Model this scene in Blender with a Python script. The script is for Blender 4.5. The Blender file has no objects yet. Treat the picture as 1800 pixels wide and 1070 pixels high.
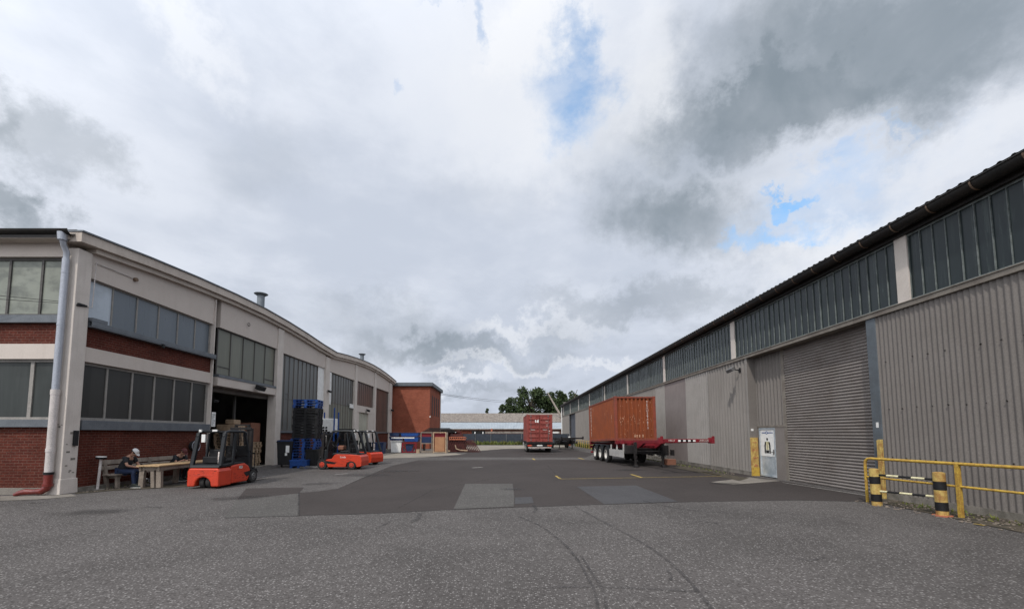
import bpy, bmesh, math, random
from math import sin, cos, pi, radians, atan2, asin, sqrt
from mathutils import Vector, Matrix
random.seed(7)
sc = bpy.context.scene
col = sc.collection

# ------------------------------------------------------------------ camera
FPX, PX0, PY0 = 740.0, 882.0, 705.0           # focal length and principal point, in pixels of the 1800 px photograph
EYE = 1.78
PITCH, YAW = math.atan(57 / 740), 0.0
cam_d = bpy.data.cameras.new('camera')
cam = bpy.data.objects.new('camera', cam_d)
col.objects.link(cam)
cam.location = (0, 0, EYE)
cam.rotation_euler = (radians(90) + PITCH, 0, -YAW)
cam_d.sensor_width = 36
cam_d.sensor_fit = 'HORIZONTAL'
cam_d.lens = 36 * FPX / 1800
cam_d.shift_y = (PY0 - 535) / 1800
cam_d.shift_x = (900 - PX0) / 1800
cam_d.clip_start = 0.05
cam_d.clip_end = 3000
sc.camera = cam
CROT = cam.rotation_euler.to_matrix()

def ray(px, py):
    return (CROT @ Vector(((px - PX0) / FPX, (PY0 - py) / FPX, -1))).normalized()

def G(px, py, z=0.0):
    """the point of the yard (height z) seen at a pixel of the photograph"""
    d = ray(px, py)
    t = (z - EYE) / d.z
    return Vector((d.x * t, d.y * t, z))

def XA(px, Y):
    """x of what is seen at column px near the horizon, at depth Y"""
    d = ray(px, 762)
    return d.x / d.y * Y

def ZA(py, Y):
    return EYE + (762 - py) / FPX * Y

# ------------------------------------------------------------------ exposure, sun
sc.view_settings.view_transform = 'Standard'
sc.view_settings.look = 'None'
sc.view_settings.gamma = 1
sc.view_settings.exposure = 0
sc.view_settings.use_curve_mapping = False
sc.render.engine = 'CYCLES'
sc.cycles.max_bounces = 6
sc.cycles.use_denoising = True

SUN = Vector((-1.85, -3.4, 4.9)).normalized()
sl = bpy.data.lights.new('sun', 'SUN')
sl.energy = 2.5
sl.angle = radians(1.5)
sl.color = (1.0, 0.95, 0.88)
so = bpy.data.objects.new('sun', sl)
col.objects.link(so)
so.rotation_euler = SUN.to_track_quat('Z', 'Y').to_euler()
so.location = (-20, -30, 50)

# ------------------------------------------------------------------ node helper
class NT:
    def __init__(s, tree):
        s.t = tree; s.n = tree.nodes; s.l = tree.links
    def new(s, typ, **kw):
        n = s.n.new(typ)
        for k, v in kw.items(): setattr(n, k, v)
        return n
    def put(s, sock, v):
        if v is None: return
        if hasattr(v, 'links') or isinstance(v, bpy.types.NodeSocket): s.l.new(v, sock)
        else: sock.default_value = v
    def m(s, op, a, b=None, c=None, clamp=False):
        n = s.new('ShaderNodeMath', operation=op); n.use_clamp = clamp
        s.put(n.inputs[0], a); s.put(n.inputs[1], b)
        if c is not None: s.put(n.inputs[2], c)
        return n.outputs[0]
    def mix(s, f, a, b, blend='MIX'):
        n = s.new('ShaderNodeMix', data_type='RGBA', blend_type=blend)
        s.put(n.inputs[0], f); s.put(n.inputs[6], c4(a)); s.put(n.inputs[7], c4(b))
        return n.outputs[2]
    def noise(s, vec, scale, detail=4, rough=.5, dist=0, col=False):
        n = s.new('ShaderNodeTexNoise')
        s.put(n.inputs['Vector'], vec); n.inputs['Scale'].default_value = scale
        n.inputs['Detail'].default_value = detail; n.inputs['Roughness'].default_value = rough
        n.inputs['Distortion'].default_value = dist
        return n.outputs[1] if col else n.outputs[0]
    def mr(s, v, a, b, c=0., d=1., smooth=True):
        n = s.new('ShaderNodeMapRange'); n.interpolation_type = 'SMOOTHSTEP' if smooth else 'LINEAR'
        s.put(n.inputs[0], v)
        for i, x in enumerate((a, b, c, d)): n.inputs[i + 1].default_value = x
        return n.outputs[0]
    def mapping(s, vec, scale=(1, 1, 1), loc=(0, 0, 0), rot=(0, 0, 0)):
        n = s.new('ShaderNodeMapping'); s.put(n.inputs[0], vec)
        n.inputs[1].default_value = loc; n.inputs[2].default_value = rot; n.inputs[3].default_value = scale
        return n.outputs[0]
    def vec(s, x, y, z=0.):
        n = s.new('ShaderNodeCombineXYZ')
        for i, v in enumerate((x, y, z)): s.put(n.inputs[i], v)
        return n.outputs[0]
    def sep(s, v):
        n = s.new('ShaderNodeSeparateXYZ'); s.put(n.inputs[0], v); return n.outputs

def c4(c):
    return (*c, 1) if isinstance(c, (tuple, list)) and len(c) == 3 else c

# ------------------------------------------------------------------ world: sky with broken cloud
world = bpy.data.worlds.new('World')
sc.world = world
world.use_nodes = True
w = NT(world.node_tree)
w.n.clear()
sky = w.new('ShaderNodeTexSky', sky_type='NISHITA')
sky.sun_disc = False
sky.sun_elevation = asin(SUN.z)
sky.sun_rotation = atan2(SUN.x, SUN.y)
tc = w.new('ShaderNodeTexCoord')
dx, dy, dz = w.sep(tc.outputs['Generated'])
up = w.m('MAXIMUM', dz, 0.0)
den = w.m('ADD', up, 0.10)
pl = w.vec(w.m('DIVIDE', dx, den), w.m('DIVIDE', dy, den), 0.)
n_big = w.noise(w.mapping(tc.outputs['Generated'], (1, 1, 1.5), (3.1, 1.7, 0)), 2.1, 6, .5, 0.)
n_mid = w.noise(w.mapping(tc.outputs['Generated'], (1, 1, 2.3), (-2, 5, 1)), 5.5, 10, .58, .15)
warp = w.noise(tc.outputs['Generated'], 6.5, 10, .66, 0, True)
wx, wy, wz = w.sep(warp)
az = w.m('ARCTAN2', dx, dy)
el = w.m('ARCSINE', dz)
azw = w.m('ADD', az, w.m('MULTIPLY', w.m('SUBTRACT', wx, .5), .34))
elw = w.m('ADD', el, w.m('MULTIPLY', w.m('SUBTRACT', wy, .5), .30))
def azel(px, py):
    d = ray(px, py); return atan2(d.x, d.y), asin(d.z)
def blob(px, py, rx, ry, rot=0, soft=.5, wt=1.0):
    c0 = azel(px, py); r = radians(rot)
    a = azel(px + rx * cos(r), py + rx * sin(r)); b = azel(px - ry * sin(r), py + ry * cos(r))
    m = Matrix(((a[0] - c0[0], b[0] - c0[0]), (a[1] - c0[1], b[1] - c0[1]))).inverted()
    u = w.m('SUBTRACT', azw, c0[0]); v = w.m('SUBTRACT', elw, c0[1])
    s_ = w.m('MULTIPLY_ADD', u, m[0][0], w.m('MULTIPLY', v, m[0][1]))
    t_ = w.m('MULTIPLY_ADD', u, m[1][0], w.m('MULTIPLY', v, m[1][1]))
    rr = w.m('SQRT', w.m('MULTIPLY_ADD', s_, s_, w.m('MULTIPLY', t_, t_)))
    return w.mr(rr, 1 - soft, 1 + soft, wt, 0.)
def addup(lst):
    s_ = lst[0]
    for x in lst[1:]: s_ = w.m('ADD', s_, x)
    return s_
SKY_DARK = [(1500, 95, 440, 125, -16, .6, .9), (1300, 215, 190, 70, -18, .5, .6), (1180, 405, 140, 58, 12, .75, .7), (1190, 300, 170, 120, 0, .7, .3),
            (110, 235, 120, 55, 28, .6, .6), (20, 345, 85, 45, 25, .6, .8), (0, 250, 60, 80, 0, .8, .5), (450, 265, 90, 70, 0, .8, .2),
            (1130, 545, 190, 26, -2, .7, .55), (820, 618, 170, 20, 2, .7, .55), (1000, 590, 60, 14, 0, .8, .3), (700, 590, 120, 40, 5, .8, .35),
            (860, 345, 90, 40, 0, .9, .12), (560, 560, 100, 45, 0, .9, .12), (1280, 600, 120, 25, -25, .9, .3), (880, 695, 120, 7, 2, .9, .35), (840, 655, 30, 10, 0, .8, .3)]
SKY_WHITE = [(960, 60, 80, 90, 30, .6, .8), (880, 180, 120, 120, 0, .9, .6), (1130, 100, 60, 90, 10, .6, .6), (340, 60, 45, 90, -40, .7, .5), (1120, 200, 60, 60, 0, .8, .5),
             (1480, 420, 160, 40, -30, .7, .8), (1700, 260, 120, 50, -20, .7, .5), (880, 575, 70, 16, 0, .6, .6), (1010, 575, 60, 14, 0, .6, .4),
             (900, 640, 100, 9, 0, .6, .6), (1060, 650, 70, 9, 0, .6, .5), (830, 672, 60, 9, 0, .6, .5), (1000, 250, 90, 60, 0, .9, .4)]
SKY_BLUE = [(1003, 185, 46, 66, 12, .75, .85), (1014, 72, 26, 40, 15, .8, .7), (872, 30, 11, 34, -8, .9, .45), (785, -4, 36, 8, 0, .8, .3), (1392, 358, 44, 14, -16, .5, 1.),
            (1350, 430, 70, 16, -16, .7, .8), (1500, 290, 90, 18, -22, .9, .45), (1450, 360, 140, 40, -25, .9, .28), (708, 155, 12, 24, -20, .6, .4), (1585, 212, 35, 10, -10, .7, .4)]
dark = w.m('MINIMUM', addup([blob(*b) for b in SKY_DARK]), 1.0)
white = w.m('MINIMUM', addup([blob(*b) for b in SKY_WHITE]), 1.0)
blue = w.m('MINIMUM', addup([blob(*b) for b in SKY_BLUE]), 1.0)
f1 = w.mr(w.m('MULTIPLY_ADD', n_mid, .32, w.m('MULTIPLY', n_big, .68)), .35, .575)
cloud = w.mix(f1, (.585, .64, .745), (.75, .795, .885))
# lower sky is greyer
low = w.mr(el, .02, .42, 1., 0.)
cloud = w.mix(w.m('MULTIPLY', low, w.mr(n_mid, .38, .56, .62, .0)), cloud, (.44, .48, .55))
cloud = w.mix(white, cloud, (.87, .895, .945))
n_d = w.noise(tc.outputs['Generated'], 3.2, 7, .55, .4)
dk = w.m('MULTIPLY', dark, w.mr(n_d, .25, .7, 1.05, .72))
cloud = w.mix(dk, cloud, w.mix(w.mr(n_d, .35, .7), (.25, .30, .35), (.375, .415, .465)))
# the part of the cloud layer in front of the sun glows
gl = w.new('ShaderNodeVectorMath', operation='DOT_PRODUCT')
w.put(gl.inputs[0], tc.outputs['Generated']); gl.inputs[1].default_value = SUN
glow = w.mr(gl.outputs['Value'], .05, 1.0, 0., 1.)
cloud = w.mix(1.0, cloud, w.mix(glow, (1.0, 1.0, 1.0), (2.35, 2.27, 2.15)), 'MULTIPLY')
bg_sky = w.new('ShaderNodeBackground'); hs = w.new('ShaderNodeHueSaturation'); hs.inputs['Saturation'].default_value = 1.25; hs.inputs['Value'].default_value = 1.9; hs.inputs['Hue'].default_value = .49; w.l.new(sky.outputs[0], hs.inputs['Color']); w.l.new(hs.outputs[0], bg_sky.inputs[0]); bg_sky.inputs[1].default_value = 0.15
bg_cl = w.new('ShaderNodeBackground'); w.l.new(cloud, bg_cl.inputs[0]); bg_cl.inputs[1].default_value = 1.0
bm_ = w.m('MULTIPLY', w.m('MULTIPLY', blue, w.mr(n_mid, .36, .62, 1.1, .55)), .80, clamp=True)
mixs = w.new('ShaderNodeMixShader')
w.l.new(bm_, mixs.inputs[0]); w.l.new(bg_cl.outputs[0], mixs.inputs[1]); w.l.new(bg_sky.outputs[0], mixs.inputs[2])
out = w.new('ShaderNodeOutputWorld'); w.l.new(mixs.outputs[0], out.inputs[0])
world.cycles.sampling_method = 'MANUAL'
world.cycles.sample_map_resolution = 512

# ------------------------------------------------------------------ materials
def new_mat(name):
    m = bpy.data.materials.new(name); m.use_nodes = True
    t = NT(m.node_tree); t.n.clear()
    b = t.new('ShaderNodeBsdfPrincipled'); o = t.new('ShaderNodeOutputMaterial')
    t.l.new(b.outputs[0], o.inputs[0])
    g = t.new('ShaderNodeNewGeometry')
    return m, t, b, g.outputs['Position'], o

def bump(t, b, h, strength=.3, dist=.01):
    n = t.new('ShaderNodeBump'); n.inputs['Strength'].default_value = strength; n.inputs['Distance'].default_value = dist
    t.put(n.inputs['Height'], h); t.l.new(n.outputs[0], b.inputs['Normal'])

def mat(name, c, c2=None, rough=.6, metal=0., scale=3., amt=.5, streak=None, streak_c=None, streak_scale=(3, 3, .25), spec=.28, bmp=0., bscale=40., lo=.38, hi=.66, fine=0.12):
    """surface colour c broken up towards c2 by noise, with optional vertical weathering streaks"""
    m, t, b, pos, _ = new_mat(name)
    c2 = c2 or tuple(x * .7 for x in c)
    n1 = t.noise(pos, scale, 6, .6, .3)
    cc = t.mix(t.m('MULTIPLY', t.mr(n1, lo, hi), amt), c, c2)
    if streak:
        n2 = t.noise(t.mapping(pos, streak_scale), 2.2, 5, .6)
        cc = t.mix(t.m('MULTIPLY', t.mr(n2, .48, .72), streak), cc, streak_c or tuple(x * .45 for x in c))
    n3 = t.noise(pos, bscale, 3, .6)
    cc = t.mix(fine, cc, t.mix(t.mr(n3, .35, .65), (0, 0, 0), (1, 1, 1)), 'OVERLAY')
    t.l.new(cc, b.inputs['Base Color'])
    b.inputs['Roughness'].default_value = rough; b.inputs['Metallic'].default_value = metal
    b.inputs['Specular IOR Level'].default_value = spec
    if bmp: bump(t, b, n3, bmp, .006)
    return m

def brick_mat(name, c1, c2, mort, rough=.8):
    m, t, b, pos, _ = new_mat(name)
    x, y, z = t.sep(pos)
    uv = t.vec(t.m('ADD', x, y), z, 0.)
    br = t.new('ShaderNodeTexBrick')
    t.l.new(uv, br.inputs['Vector'])
    br.inputs['Scale'].default_value = 1.0
    br.inputs['Color1'].default_value = c4(c1); br.inputs['Color2'].default_value = c4(c2); br.inputs['Mortar'].default_value = c4(mort)
    br.inputs['Mortar Size'].default_value = .009; br.inputs['Mortar Smooth'].default_value = .2
    br.inputs['Brick Width'].default_value = .25; br.inputs['Row Height'].default_value = .083; br.inputs['Bias'].default_value = -.1
    n = t.noise(pos, 1.1, 5, .6)
    cc = t.mix(t.m('MULTIPLY', t.mr(n, .4, .7), .45), br.outputs['Color'], tuple(a * .5 for a in c1))
    n2 = t.noise(pos, 25, 3, .6)
    cc = t.mix(.2, cc, t.mix(t.mr(n2, .35, .65), (0, 0, 0), (1, 1, 1)), 'OVERLAY')
    t.l.new(cc, b.inputs['Base Color']); b.inputs['Roughness'].default_value = rough; b.inputs['Specular IOR Level'].default_value = .12
    bump(t, b, t.m('ADD', t.m('MULTIPLY', br.outputs['Fac'], -1.), t.m('MULTIPLY', n2, .5)), .5, .008)
    return m

def asphalt(name, base, light, scale=70., contrast=1., bmp=.5, blotch=.5, dark=None):
    m, t, b, pos, _ = new_mat(name)
    dark = dark or tuple(x * .55 for x in base)
    n1 = t.noise(pos, .32, 7, .6, .4)
    cc = t.mix(t.m('MULTIPLY', t.mr(n1, .38, .66), blotch), base, tuple(x * .68 for x in base))
    n4 = t.noise(t.mapping(pos, (1, .35, 1), rot=(0, 0, .5)), 1.6, 5, .65, .6)
    cc = t.mix(t.m('MULTIPLY', t.mr(n4, .56, .74), .45), cc, tuple(x * .6 for x in base))
    vo = t.new('ShaderNodeTexVoronoi'); t.l.new(pos, vo.inputs['Vector']); vo.inputs['Scale'].default_value = scale
    r, g_, b_ = t.new('ShaderNodeSeparateColor').outputs[:3]
    sep = t.n[-1]; t.l.new(vo.outputs['Color'], sep.inputs[0])
    st = t.m('MULTIPLY', t.mr(r, .55, 1.0), t.mr(vo.outputs['Distance'], .25, .62, 1., 0.))
    cc = t.mix(t.m('MULTIPLY', st, contrast), cc, light)
    cc = t.mix(t.m('MULTIPLY', t.mr(g_, .55, .95), .6 * contrast), cc, dark)
    t.l.new(cc, b.inputs['Base Color']); b.inputs['Roughness'].default_value = .9; b.inputs['Specular IOR Level'].default_value = .15
    n3 = t.noise(pos, scale * .8, 3, .6)
    bump(t, b, t.m('ADD', n3, vo.outputs['Distance']), bmp, .006)
    return m

def glass_mat(name, c, c2, rough=.12, streaks=.4, spec=.5, sc2=(5, 5, .35)):
    m, t, b, pos, _ = new_mat(name)
    n = t.noise(t.mapping(pos, sc2), 1.4, 5, .6, .2)
    n2 = t.noise(pos, 1.3, 4, .6)
    cc = t.mix(t.m('MULTIPLY', t.mr(n, .42, .7), streaks), c, c2)
    cc = t.mix(t.m('MULTIPLY', t.mr(n2, .45, .7), .4), cc, tuple(x * .6 for x in c))
    t.l.new(cc, b.inputs['Base Color'])
    t.l.new(t.mr(n2, .3, .7, rough, rough + .15), b.inputs['Roughness'])
    b.inputs['Specular IOR Level'].default_value = spec
    bump(t, b, t.noise(pos, .9, 2, .5), .06, .05)
    return m

def pane_mat(name, cols, width, axis='y', rough=.15, spec=.5):
    """old glass whose panes differ: each pane of the given width gets one of a few tones"""
    m, t, b, pos, _ = new_mat(name)
    x, y, z = t.sep(pos)
    k = t.m('FLOOR', t.m('DIVIDE', y if axis == 'y' else x, width))
    wn = t.new('ShaderNodeTexWhiteNoise', noise_dimensions='1D'); t.l.new(k, wn.inputs['W'])
    cc = t.mix(wn.outputs['Value'], cols[0], cols[1])
    n = t.noise(t.mapping(pos, (5, 5, .4)), 1.7, 5, .6, .2)
    cc = t.mix(t.m('MULTIPLY', t.mr(n, .5, .72), .55), cc, cols[2])
    t.l.new(cc, b.inputs['Base Color'])
    t.l.new(t.m('MULTIPLY_ADD', n, .2, rough - .05), b.inputs['Roughness'])
    b.inputs['Specular IOR Level'].default_value = spec
    bump(t, b, t.m('ADD', t.noise(pos, .9, 2, .5), t.m('MULTIPLY', wn.outputs['Value'], .02)), .05, .05)
    return m

MT = {}
def defmats():
    M = MT
    M['asph_coarse'] = asphalt('coarse_asphalt', (.088, .081, .078), (.26, .248, .24), 42, .9, .9, .85, (.034, .031, .029))
    M['asph_dark'] = asphalt('smooth_asphalt', (.046, .0395, .0375), (.10, .09, .086), 60, .45, .4, .5)
    M['asph_patch'] = asphalt('worn_patch', (.080, .076, .072), (.22, .21, .20), 44, .8, .9)
    M['asph_blue'] = asphalt('bluish_patch', (.060, .059, .062), (.15, .15, .155), 60, .6, .5)
    M['concrete'] = mat('concrete', (.19, .172, .15), (.11, .10, .088), .85, scale=1.5, amt=.7, bmp=.3, bscale=60)
    M['concrete_pale'] = mat('pale_concrete', (.23, .205, .17), (.14, .125, .105), .85, scale=.6, amt=.7, bmp=.3)
    M['dirt'] = mat('dirt', (.075, .062, .045), (.03, .028, .02), .95, scale=4, amt=.9, bmp=.8, bscale=30)
    M['plinth'] = mat('plinth_concrete', (.22, .20, .175), (.09, .085, .07), .9, scale=2.5, amt=.8, bmp=.4)
    M['cream'] = mat('cream_render', (.50, .445, .40), (.45, .395, .35), .85, scale=.9, amt=.5, streak=.10, streak_c=(.30, .265, .23), streak_scale=(2.2, 2.2, .18), bmp=.1, fine=.04)
    M['pillar'] = mat('pillar_render', (.54, .49, .445), (.44, .395, .355), .85, scale=1.6, amt=.5, streak=.18, streak_c=(.25, .22, .19), streak_scale=(4, 4, .3), bmp=.15, fine=.06)
    M['pillar_base'] = mat('scuffed_render', (.45, .41, .37), (.20, .18, .16), .9, scale=5, amt=.75, bmp=.3)
    M['fascia'] = mat('fascia_render', (.50, .44, .385), (.36, .31, .27), .85, scale=1.2, amt=.5, streak=.22, streak_c=(.24, .21, .18), streak_scale=(5, 5, .6), fine=.05)
    M['brick'] = brick_mat('old_red_brick', (.100, .025, .016), (.066, .016, .011), (.120, .064, .050))
    M['brick_new'] = brick_mat('orange_brick', (.27, .075, .042), (.21, .058, .034), (.23, .11, .078))
    M['flash'] = mat('zinc_sill', (.125, .138, .152), (.085, .095, .108), .5, .2, scale=3, amt=.6, spec=.4)
    M['frame_grey'] = mat('window_frame_paint', (.25, .235, .215), (.17, .16, .15), .6, scale=4, amt=.5)
    M['frame_dark'] = mat('dark_window_frame', (.085, .08, .075), (.05, .048, .045), .6, scale=4, amt=.5)
    M['glass_up'] = pane_mat('upper_glass', ((.085, .105, .125), (.105, .125, .145), (.11, .13, .15)), 1.03, 'y', .25)
    M['glass_frost'] = glass_mat('frosted_pane', (.42, .47, .52), (.36, .41, .46), .35, .5)
    M['glass_low'] = pane_mat('lower_glass', ((.028, .028, .026), (.038, .038, .035), (.04, .039, .036)), 1.03, 'y', .3, .3)
    M['glass_front'] = glass_mat('sky_pale_glass', (.22, .235, .20), (.12, .13, .115), .35, .9, .3, (1.5, 1.5, 2.5))  # pale grey-green base colour stands in for the sky reflected in the panes
    M['glass_blind'] = glass_mat('pane_over_blinds', (.032, .037, .035), (.05, .055, .052), .35, .5, .25)
    M['glass_tall'] = pane_mat('tall_wired_glass', ((.085, .088, .085), (.115, .118, .11), (.17, .165, .14)), .55, 'y', .3, .4)
    M['glass_tall_low'] = pane_mat('dusty_wired_glass', ((.125, .13, .105), (.16, .162, .13), (.20, .20, .16)), .55, 'y', .35, .3)
    M['glass_brown'] = pane_mat('brown_reflection_glass', ((.085, .05, .04), (.12, .065, .05), (.15, .13, .11)), .3, 'y', .28, .35)  # brownish reflection on these panes is painted into the base colours
    M['glass_right'] = pane_mat('wired_glass_right', ((.012, .018, .020), (.021, .029, .030), (.05, .066, .062)), .31, 'y', .2, .35)
    M['bar'] = mat('glazing_bar', (.16, .18, .175), (.06, .07, .065), .6, scale=6, amt=.6)
    M['bar_dk'] = mat('rusty_glazing_bar', (.13, .125, .115), (.12, .08, .06), .7, scale=9, amt=.7)
    M['clad'] = mat('fibre_cement_cladding', (.165, .150, .138), (.135, .121, .110), .8, scale=.8, amt=.5, streak=.30, streak_c=(.13, .112, .10), streak_scale=(6, 6, .22), fine=.1)
    M['clad_mid'] = mat('weathered_cladding', (.205, .190, .176), (.165, .152, .14), .8, scale=.8, amt=.5, streak=.30, streak_c=(.13, .115, .103), streak_scale=(6, 6, .22), fine=.1)
    M['clad_light'] = mat('newer_cladding', (.245, .232, .219), (.20, .188, .177), .75, scale=1.2, amt=.5, streak=.4, streak_c=(.2, .185, .17), streak_scale=(6, 6, .22), fine=.1)
    M['clad_pink'] = mat('rosy_cladding', (.20, .174, .166), (.16, .138, .132), .75, scale=1.2, amt=.5, streak=.5, streak_c=(.17, .14, .13), streak_scale=(3, 3, .22), fine=.1)
    M['shutter'] = mat('roller_shutter', (.205, .184, .17), (.15, .132, .12), .6, .1, scale=.8, amt=.6, streak=.4, streak_c=(.12, .095, .08), streak_scale=(.5, .5, .8))
    M['shutter_blue'] = mat('blue_shutter', (.075, .083, .10), (.055, .06, .072), .6, scale=1, amt=.6)
    M['shutter_cream'] = mat('cream_shutter', (.42, .41, .34), (.33, .32, .26), .6, scale=1.5, amt=.6)
    M['steel_blue'] = mat('blue_grey_steel', (.105, .122, .138), (.08, .092, .10), .55, .1, scale=3, amt=.7, streak=.3, streak_c=(.12, .08, .06))
    M['beam'] = mat('sill_beam', (.19, .17, .145), (.12, .10, .085), .75, scale=2.5, amt=.7)
    M['gutter'] = mat('dark_gutter', (.014, .013, .012), (.028, .023, .019), .55, .1, scale=3, amt=.6)
    M['gutter_br'] = mat('gutter_bracket', (.16, .11, .075), (.10, .06, .04), .7, scale=8)
    M['roofing'] = mat('roof_sheet', (.055, .052, .05), (.08, .075, .07), .7, scale=2)
    M['black'] = mat('black_plastic', (.008, .008, .009), (.016, .016, .017), .6, scale=5, amt=.6)
    M['interior'] = mat('interior_wall', (.16, .145, .13), (.08, .07, .065), .9, scale=.7, amt=.7)
    M['tyre'] = mat('tyre_rubber', (.022, .021, .021), (.045, .042, .04), .85, scale=8, amt=.6, bmp=.3)
    M['chassis_dk'] = mat('dark_chassis', (.014, .013, .014), (.032, .026, .023), .6, .1, scale=6, amt=.6)
    M['red_paint'] = mat('truck_orange_red', (.50, .040, .012), (.38, .030, .011), .42, scale=2.5, amt=.5, spec=.5, streak=.15, streak_c=(.2, .04, .02))
    M['fork_dk'] = mat('charcoal_panel', (.013, .015, .018), (.009, .011, .013), .5, scale=5, amt=.6)
    M['steel_grey'] = mat('bare_steel', (.20, .20, .20), (.12, .11, .105), .45, .5, scale=6, amt=.6)
    M['rim_red'] = mat('red_rim', (.55, .06, .03), (.30, .04, .03), .5, scale=8, amt=.6)
    M['rim_white'] = mat('white_rim', (.62, .60, .56), (.35, .32, .29), .5, scale=8, amt=.6)
    M['cont'] = mat('rust_orange_container', (.225, .056, .018), (.165, .043, .018), .65, scale=1.2, amt=.7, streak=.45, streak_c=(.11, .045, .03), streak_scale=(5, 5, .35), fine=.12)
    M['cont2'] = mat('weathered_red_container', (.22, .042, .034), (.15, .034, .028), .65, scale=1.4, amt=.6, streak=.4, streak_c=(.30, .16, .13), streak_scale=(5, 5, .35), fine=.12)
    M['cont_dk'] = mat('container_frame', (.23, .055, .032), (.12, .04, .03), .65, scale=3, amt=.7)
    M['rust_spot'] = mat('scratched_primer', (.50, .30, .20), (.36, .16, .08), .8, scale=9, amt=.8)
    M['ch_red'] = mat('crimson_chassis', (.19, .014, .022), (.09, .012, .015), .5, scale=4, amt=.6, streak=.2)
    M['white'] = mat('white_paint', (.70, .70, .68), (.52, .51, .49), .55, scale=5, amt=.5)
    M['marking'] = mat('white_marking', (.62, .58, .55), (.36, .25, .2), .7, scale=14, amt=.8)
    M['alu'] = mat('aluminium_guard', (.52, .51, .49), (.38, .37, .35), .45, .3, scale=3, amt=.6)
    M['yellow'] = mat('yellow_paint', (.45, .30, .05), (.27, .15, .04), .6, scale=9, amt=.75, streak=.45, streak_c=(.22, .09, .03), streak_scale=(6, 6, 1.2))
    M['yellow_lt'] = mat('faded_yellow', (.47, .35, .11), (.30, .16, .05), .65, scale=6, amt=.9, streak=.7, streak_c=(.19, .07, .03), streak_scale=(7, 7, 1.5))
    M['yellow_line'] = mat('yellow_road_paint', (.38, .27, .06), (.16, .125, .06), .8, scale=12, amt=.8)
    M['line_white'] = mat('worn_white_line', (.28, .265, .25), (.13, .125, .12), .8, scale=9, amt=.9)
    M['wood'] = mat('weathered_timber', (.24, .20, .165), (.14, .115, .095), .85, scale=2.5, amt=.7, streak=.5, streak_c=(.09, .07, .055), streak_scale=(9, 9, 1.0), bmp=.3)
    M['wood_top'] = mat('fresh_pine_top', (.40, .275, .15), (.27, .18, .10), .7, scale=2.5, amt=.6)
    M['wood_pale'] = mat('pale_pallet_wood', (.42, .31, .21), (.26, .18, .12), .85, scale=5, amt=.7)
    M['wood_red'] = mat('red_brown_board', (.22, .10, .065), (.15, .065, .045), .8, scale=3, amt=.6)
    M['blue_pl'] = mat('blue_plastic', (.014, .060, .235), (.010, .040, .15), .45, scale=4, amt=.6)
    M['navy'] = mat('navy_plastic', (.016, .032, .085), (.012, .02, .055), .5, scale=4, amt=.6)
    M['rust_dk'] = mat('dark_rusty_steel', (.085, .025, .022), (.035, .016, .015), .75, scale=6, amt=.8)
    M['rust_or'] = mat('rusty_orange_steel', (.40, .13, .07), (.22, .07, .04), .75, scale=6, amt=.8)
    M['pipe'] = mat('zinc_downpipe', (.36, .38, .42), (.29, .30, .34), .4, .35, scale=1.5, amt=.5, streak=.3, streak_c=(.24, .24, .25))
    M['pipe_white'] = mat('off_white_pipe', (.50, .46, .44), (.38, .35, .33), .5, scale=3, amt=.6)
    M['pipe_red'] = mat('red_drain_pipe', (.15, .020, .014), (.09, .013, .011), .28, scale=4, amt=.6, spec=.6)
    M['vent'] = mat('galvanised_vent', (.17, .19, .21), (.11, .13, .14), .5, .3, scale=4, amt=.5)
    M['skin'] = mat('skin', (.34, .19, .135), (.28, .15, .10), .6, scale=8, amt=.4, fine=.04)
    M['shirt'] = mat('black_cotton', (.016, .017, .020), (.026, .027, .032), .9, scale=8, amt=.5)
    M['jeans'] = mat('blue_denim', (.016, .026, .060), (.011, .016, .034), .9, scale=10, amt=.6)
    M['cap'] = mat('pale_cap', (.50, .50, .50), (.38, .38, .39), .85, scale=9, amt=.4)
    M['cap_red'] = mat('maroon_cap', (.10, .03, .03), (.05, .02, .02), .85, scale=9, amt=.5)
    M['shoe'] = mat('black_shoe', (.02, .024, .022), (.03, .04, .035), .6, scale=9)
    M['hair'] = mat('dark_hair', (.03, .022, .017), (.02, .015, .012), .8, scale=20)
    M['far_roof'] = mat('old_corrugated_roof', (.235, .205, .18), (.09, .078, .068), .85, scale=2.6, amt=.8)
    M['pale_yellow'] = mat('pale_yellow_white', (.60, .56, .36), (.45, .40, .22), .6, scale=9, amt=.6)
    M['far_light'] = mat('translucent_roof_sheet', (.29, .325, .355), (.23, .26, .29), .6, scale=.5, amt=.6)
    M['fence'] = mat('dark_fence_screen', (.040, .048, .062), (.026, .032, .042), .8, scale=2, amt=.6)
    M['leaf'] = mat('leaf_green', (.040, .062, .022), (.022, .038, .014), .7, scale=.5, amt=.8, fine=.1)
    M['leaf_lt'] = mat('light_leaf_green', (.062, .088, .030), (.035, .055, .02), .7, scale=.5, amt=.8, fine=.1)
    M['weed'] = mat('weeds', (.085, .115, .028), (.13, .125, .03), .8, scale=1.2, amt=.9)
    M['bark'] = mat('bark', (.10, .08, .06), (.06, .05, .04), .9, scale=4)
    M['bark_pale'] = mat('pale_dead_wood', (.30, .26, .22), (.2, .17, .15), .9, scale=4)
    M['rubber_mark'] = None
defmats()

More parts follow.
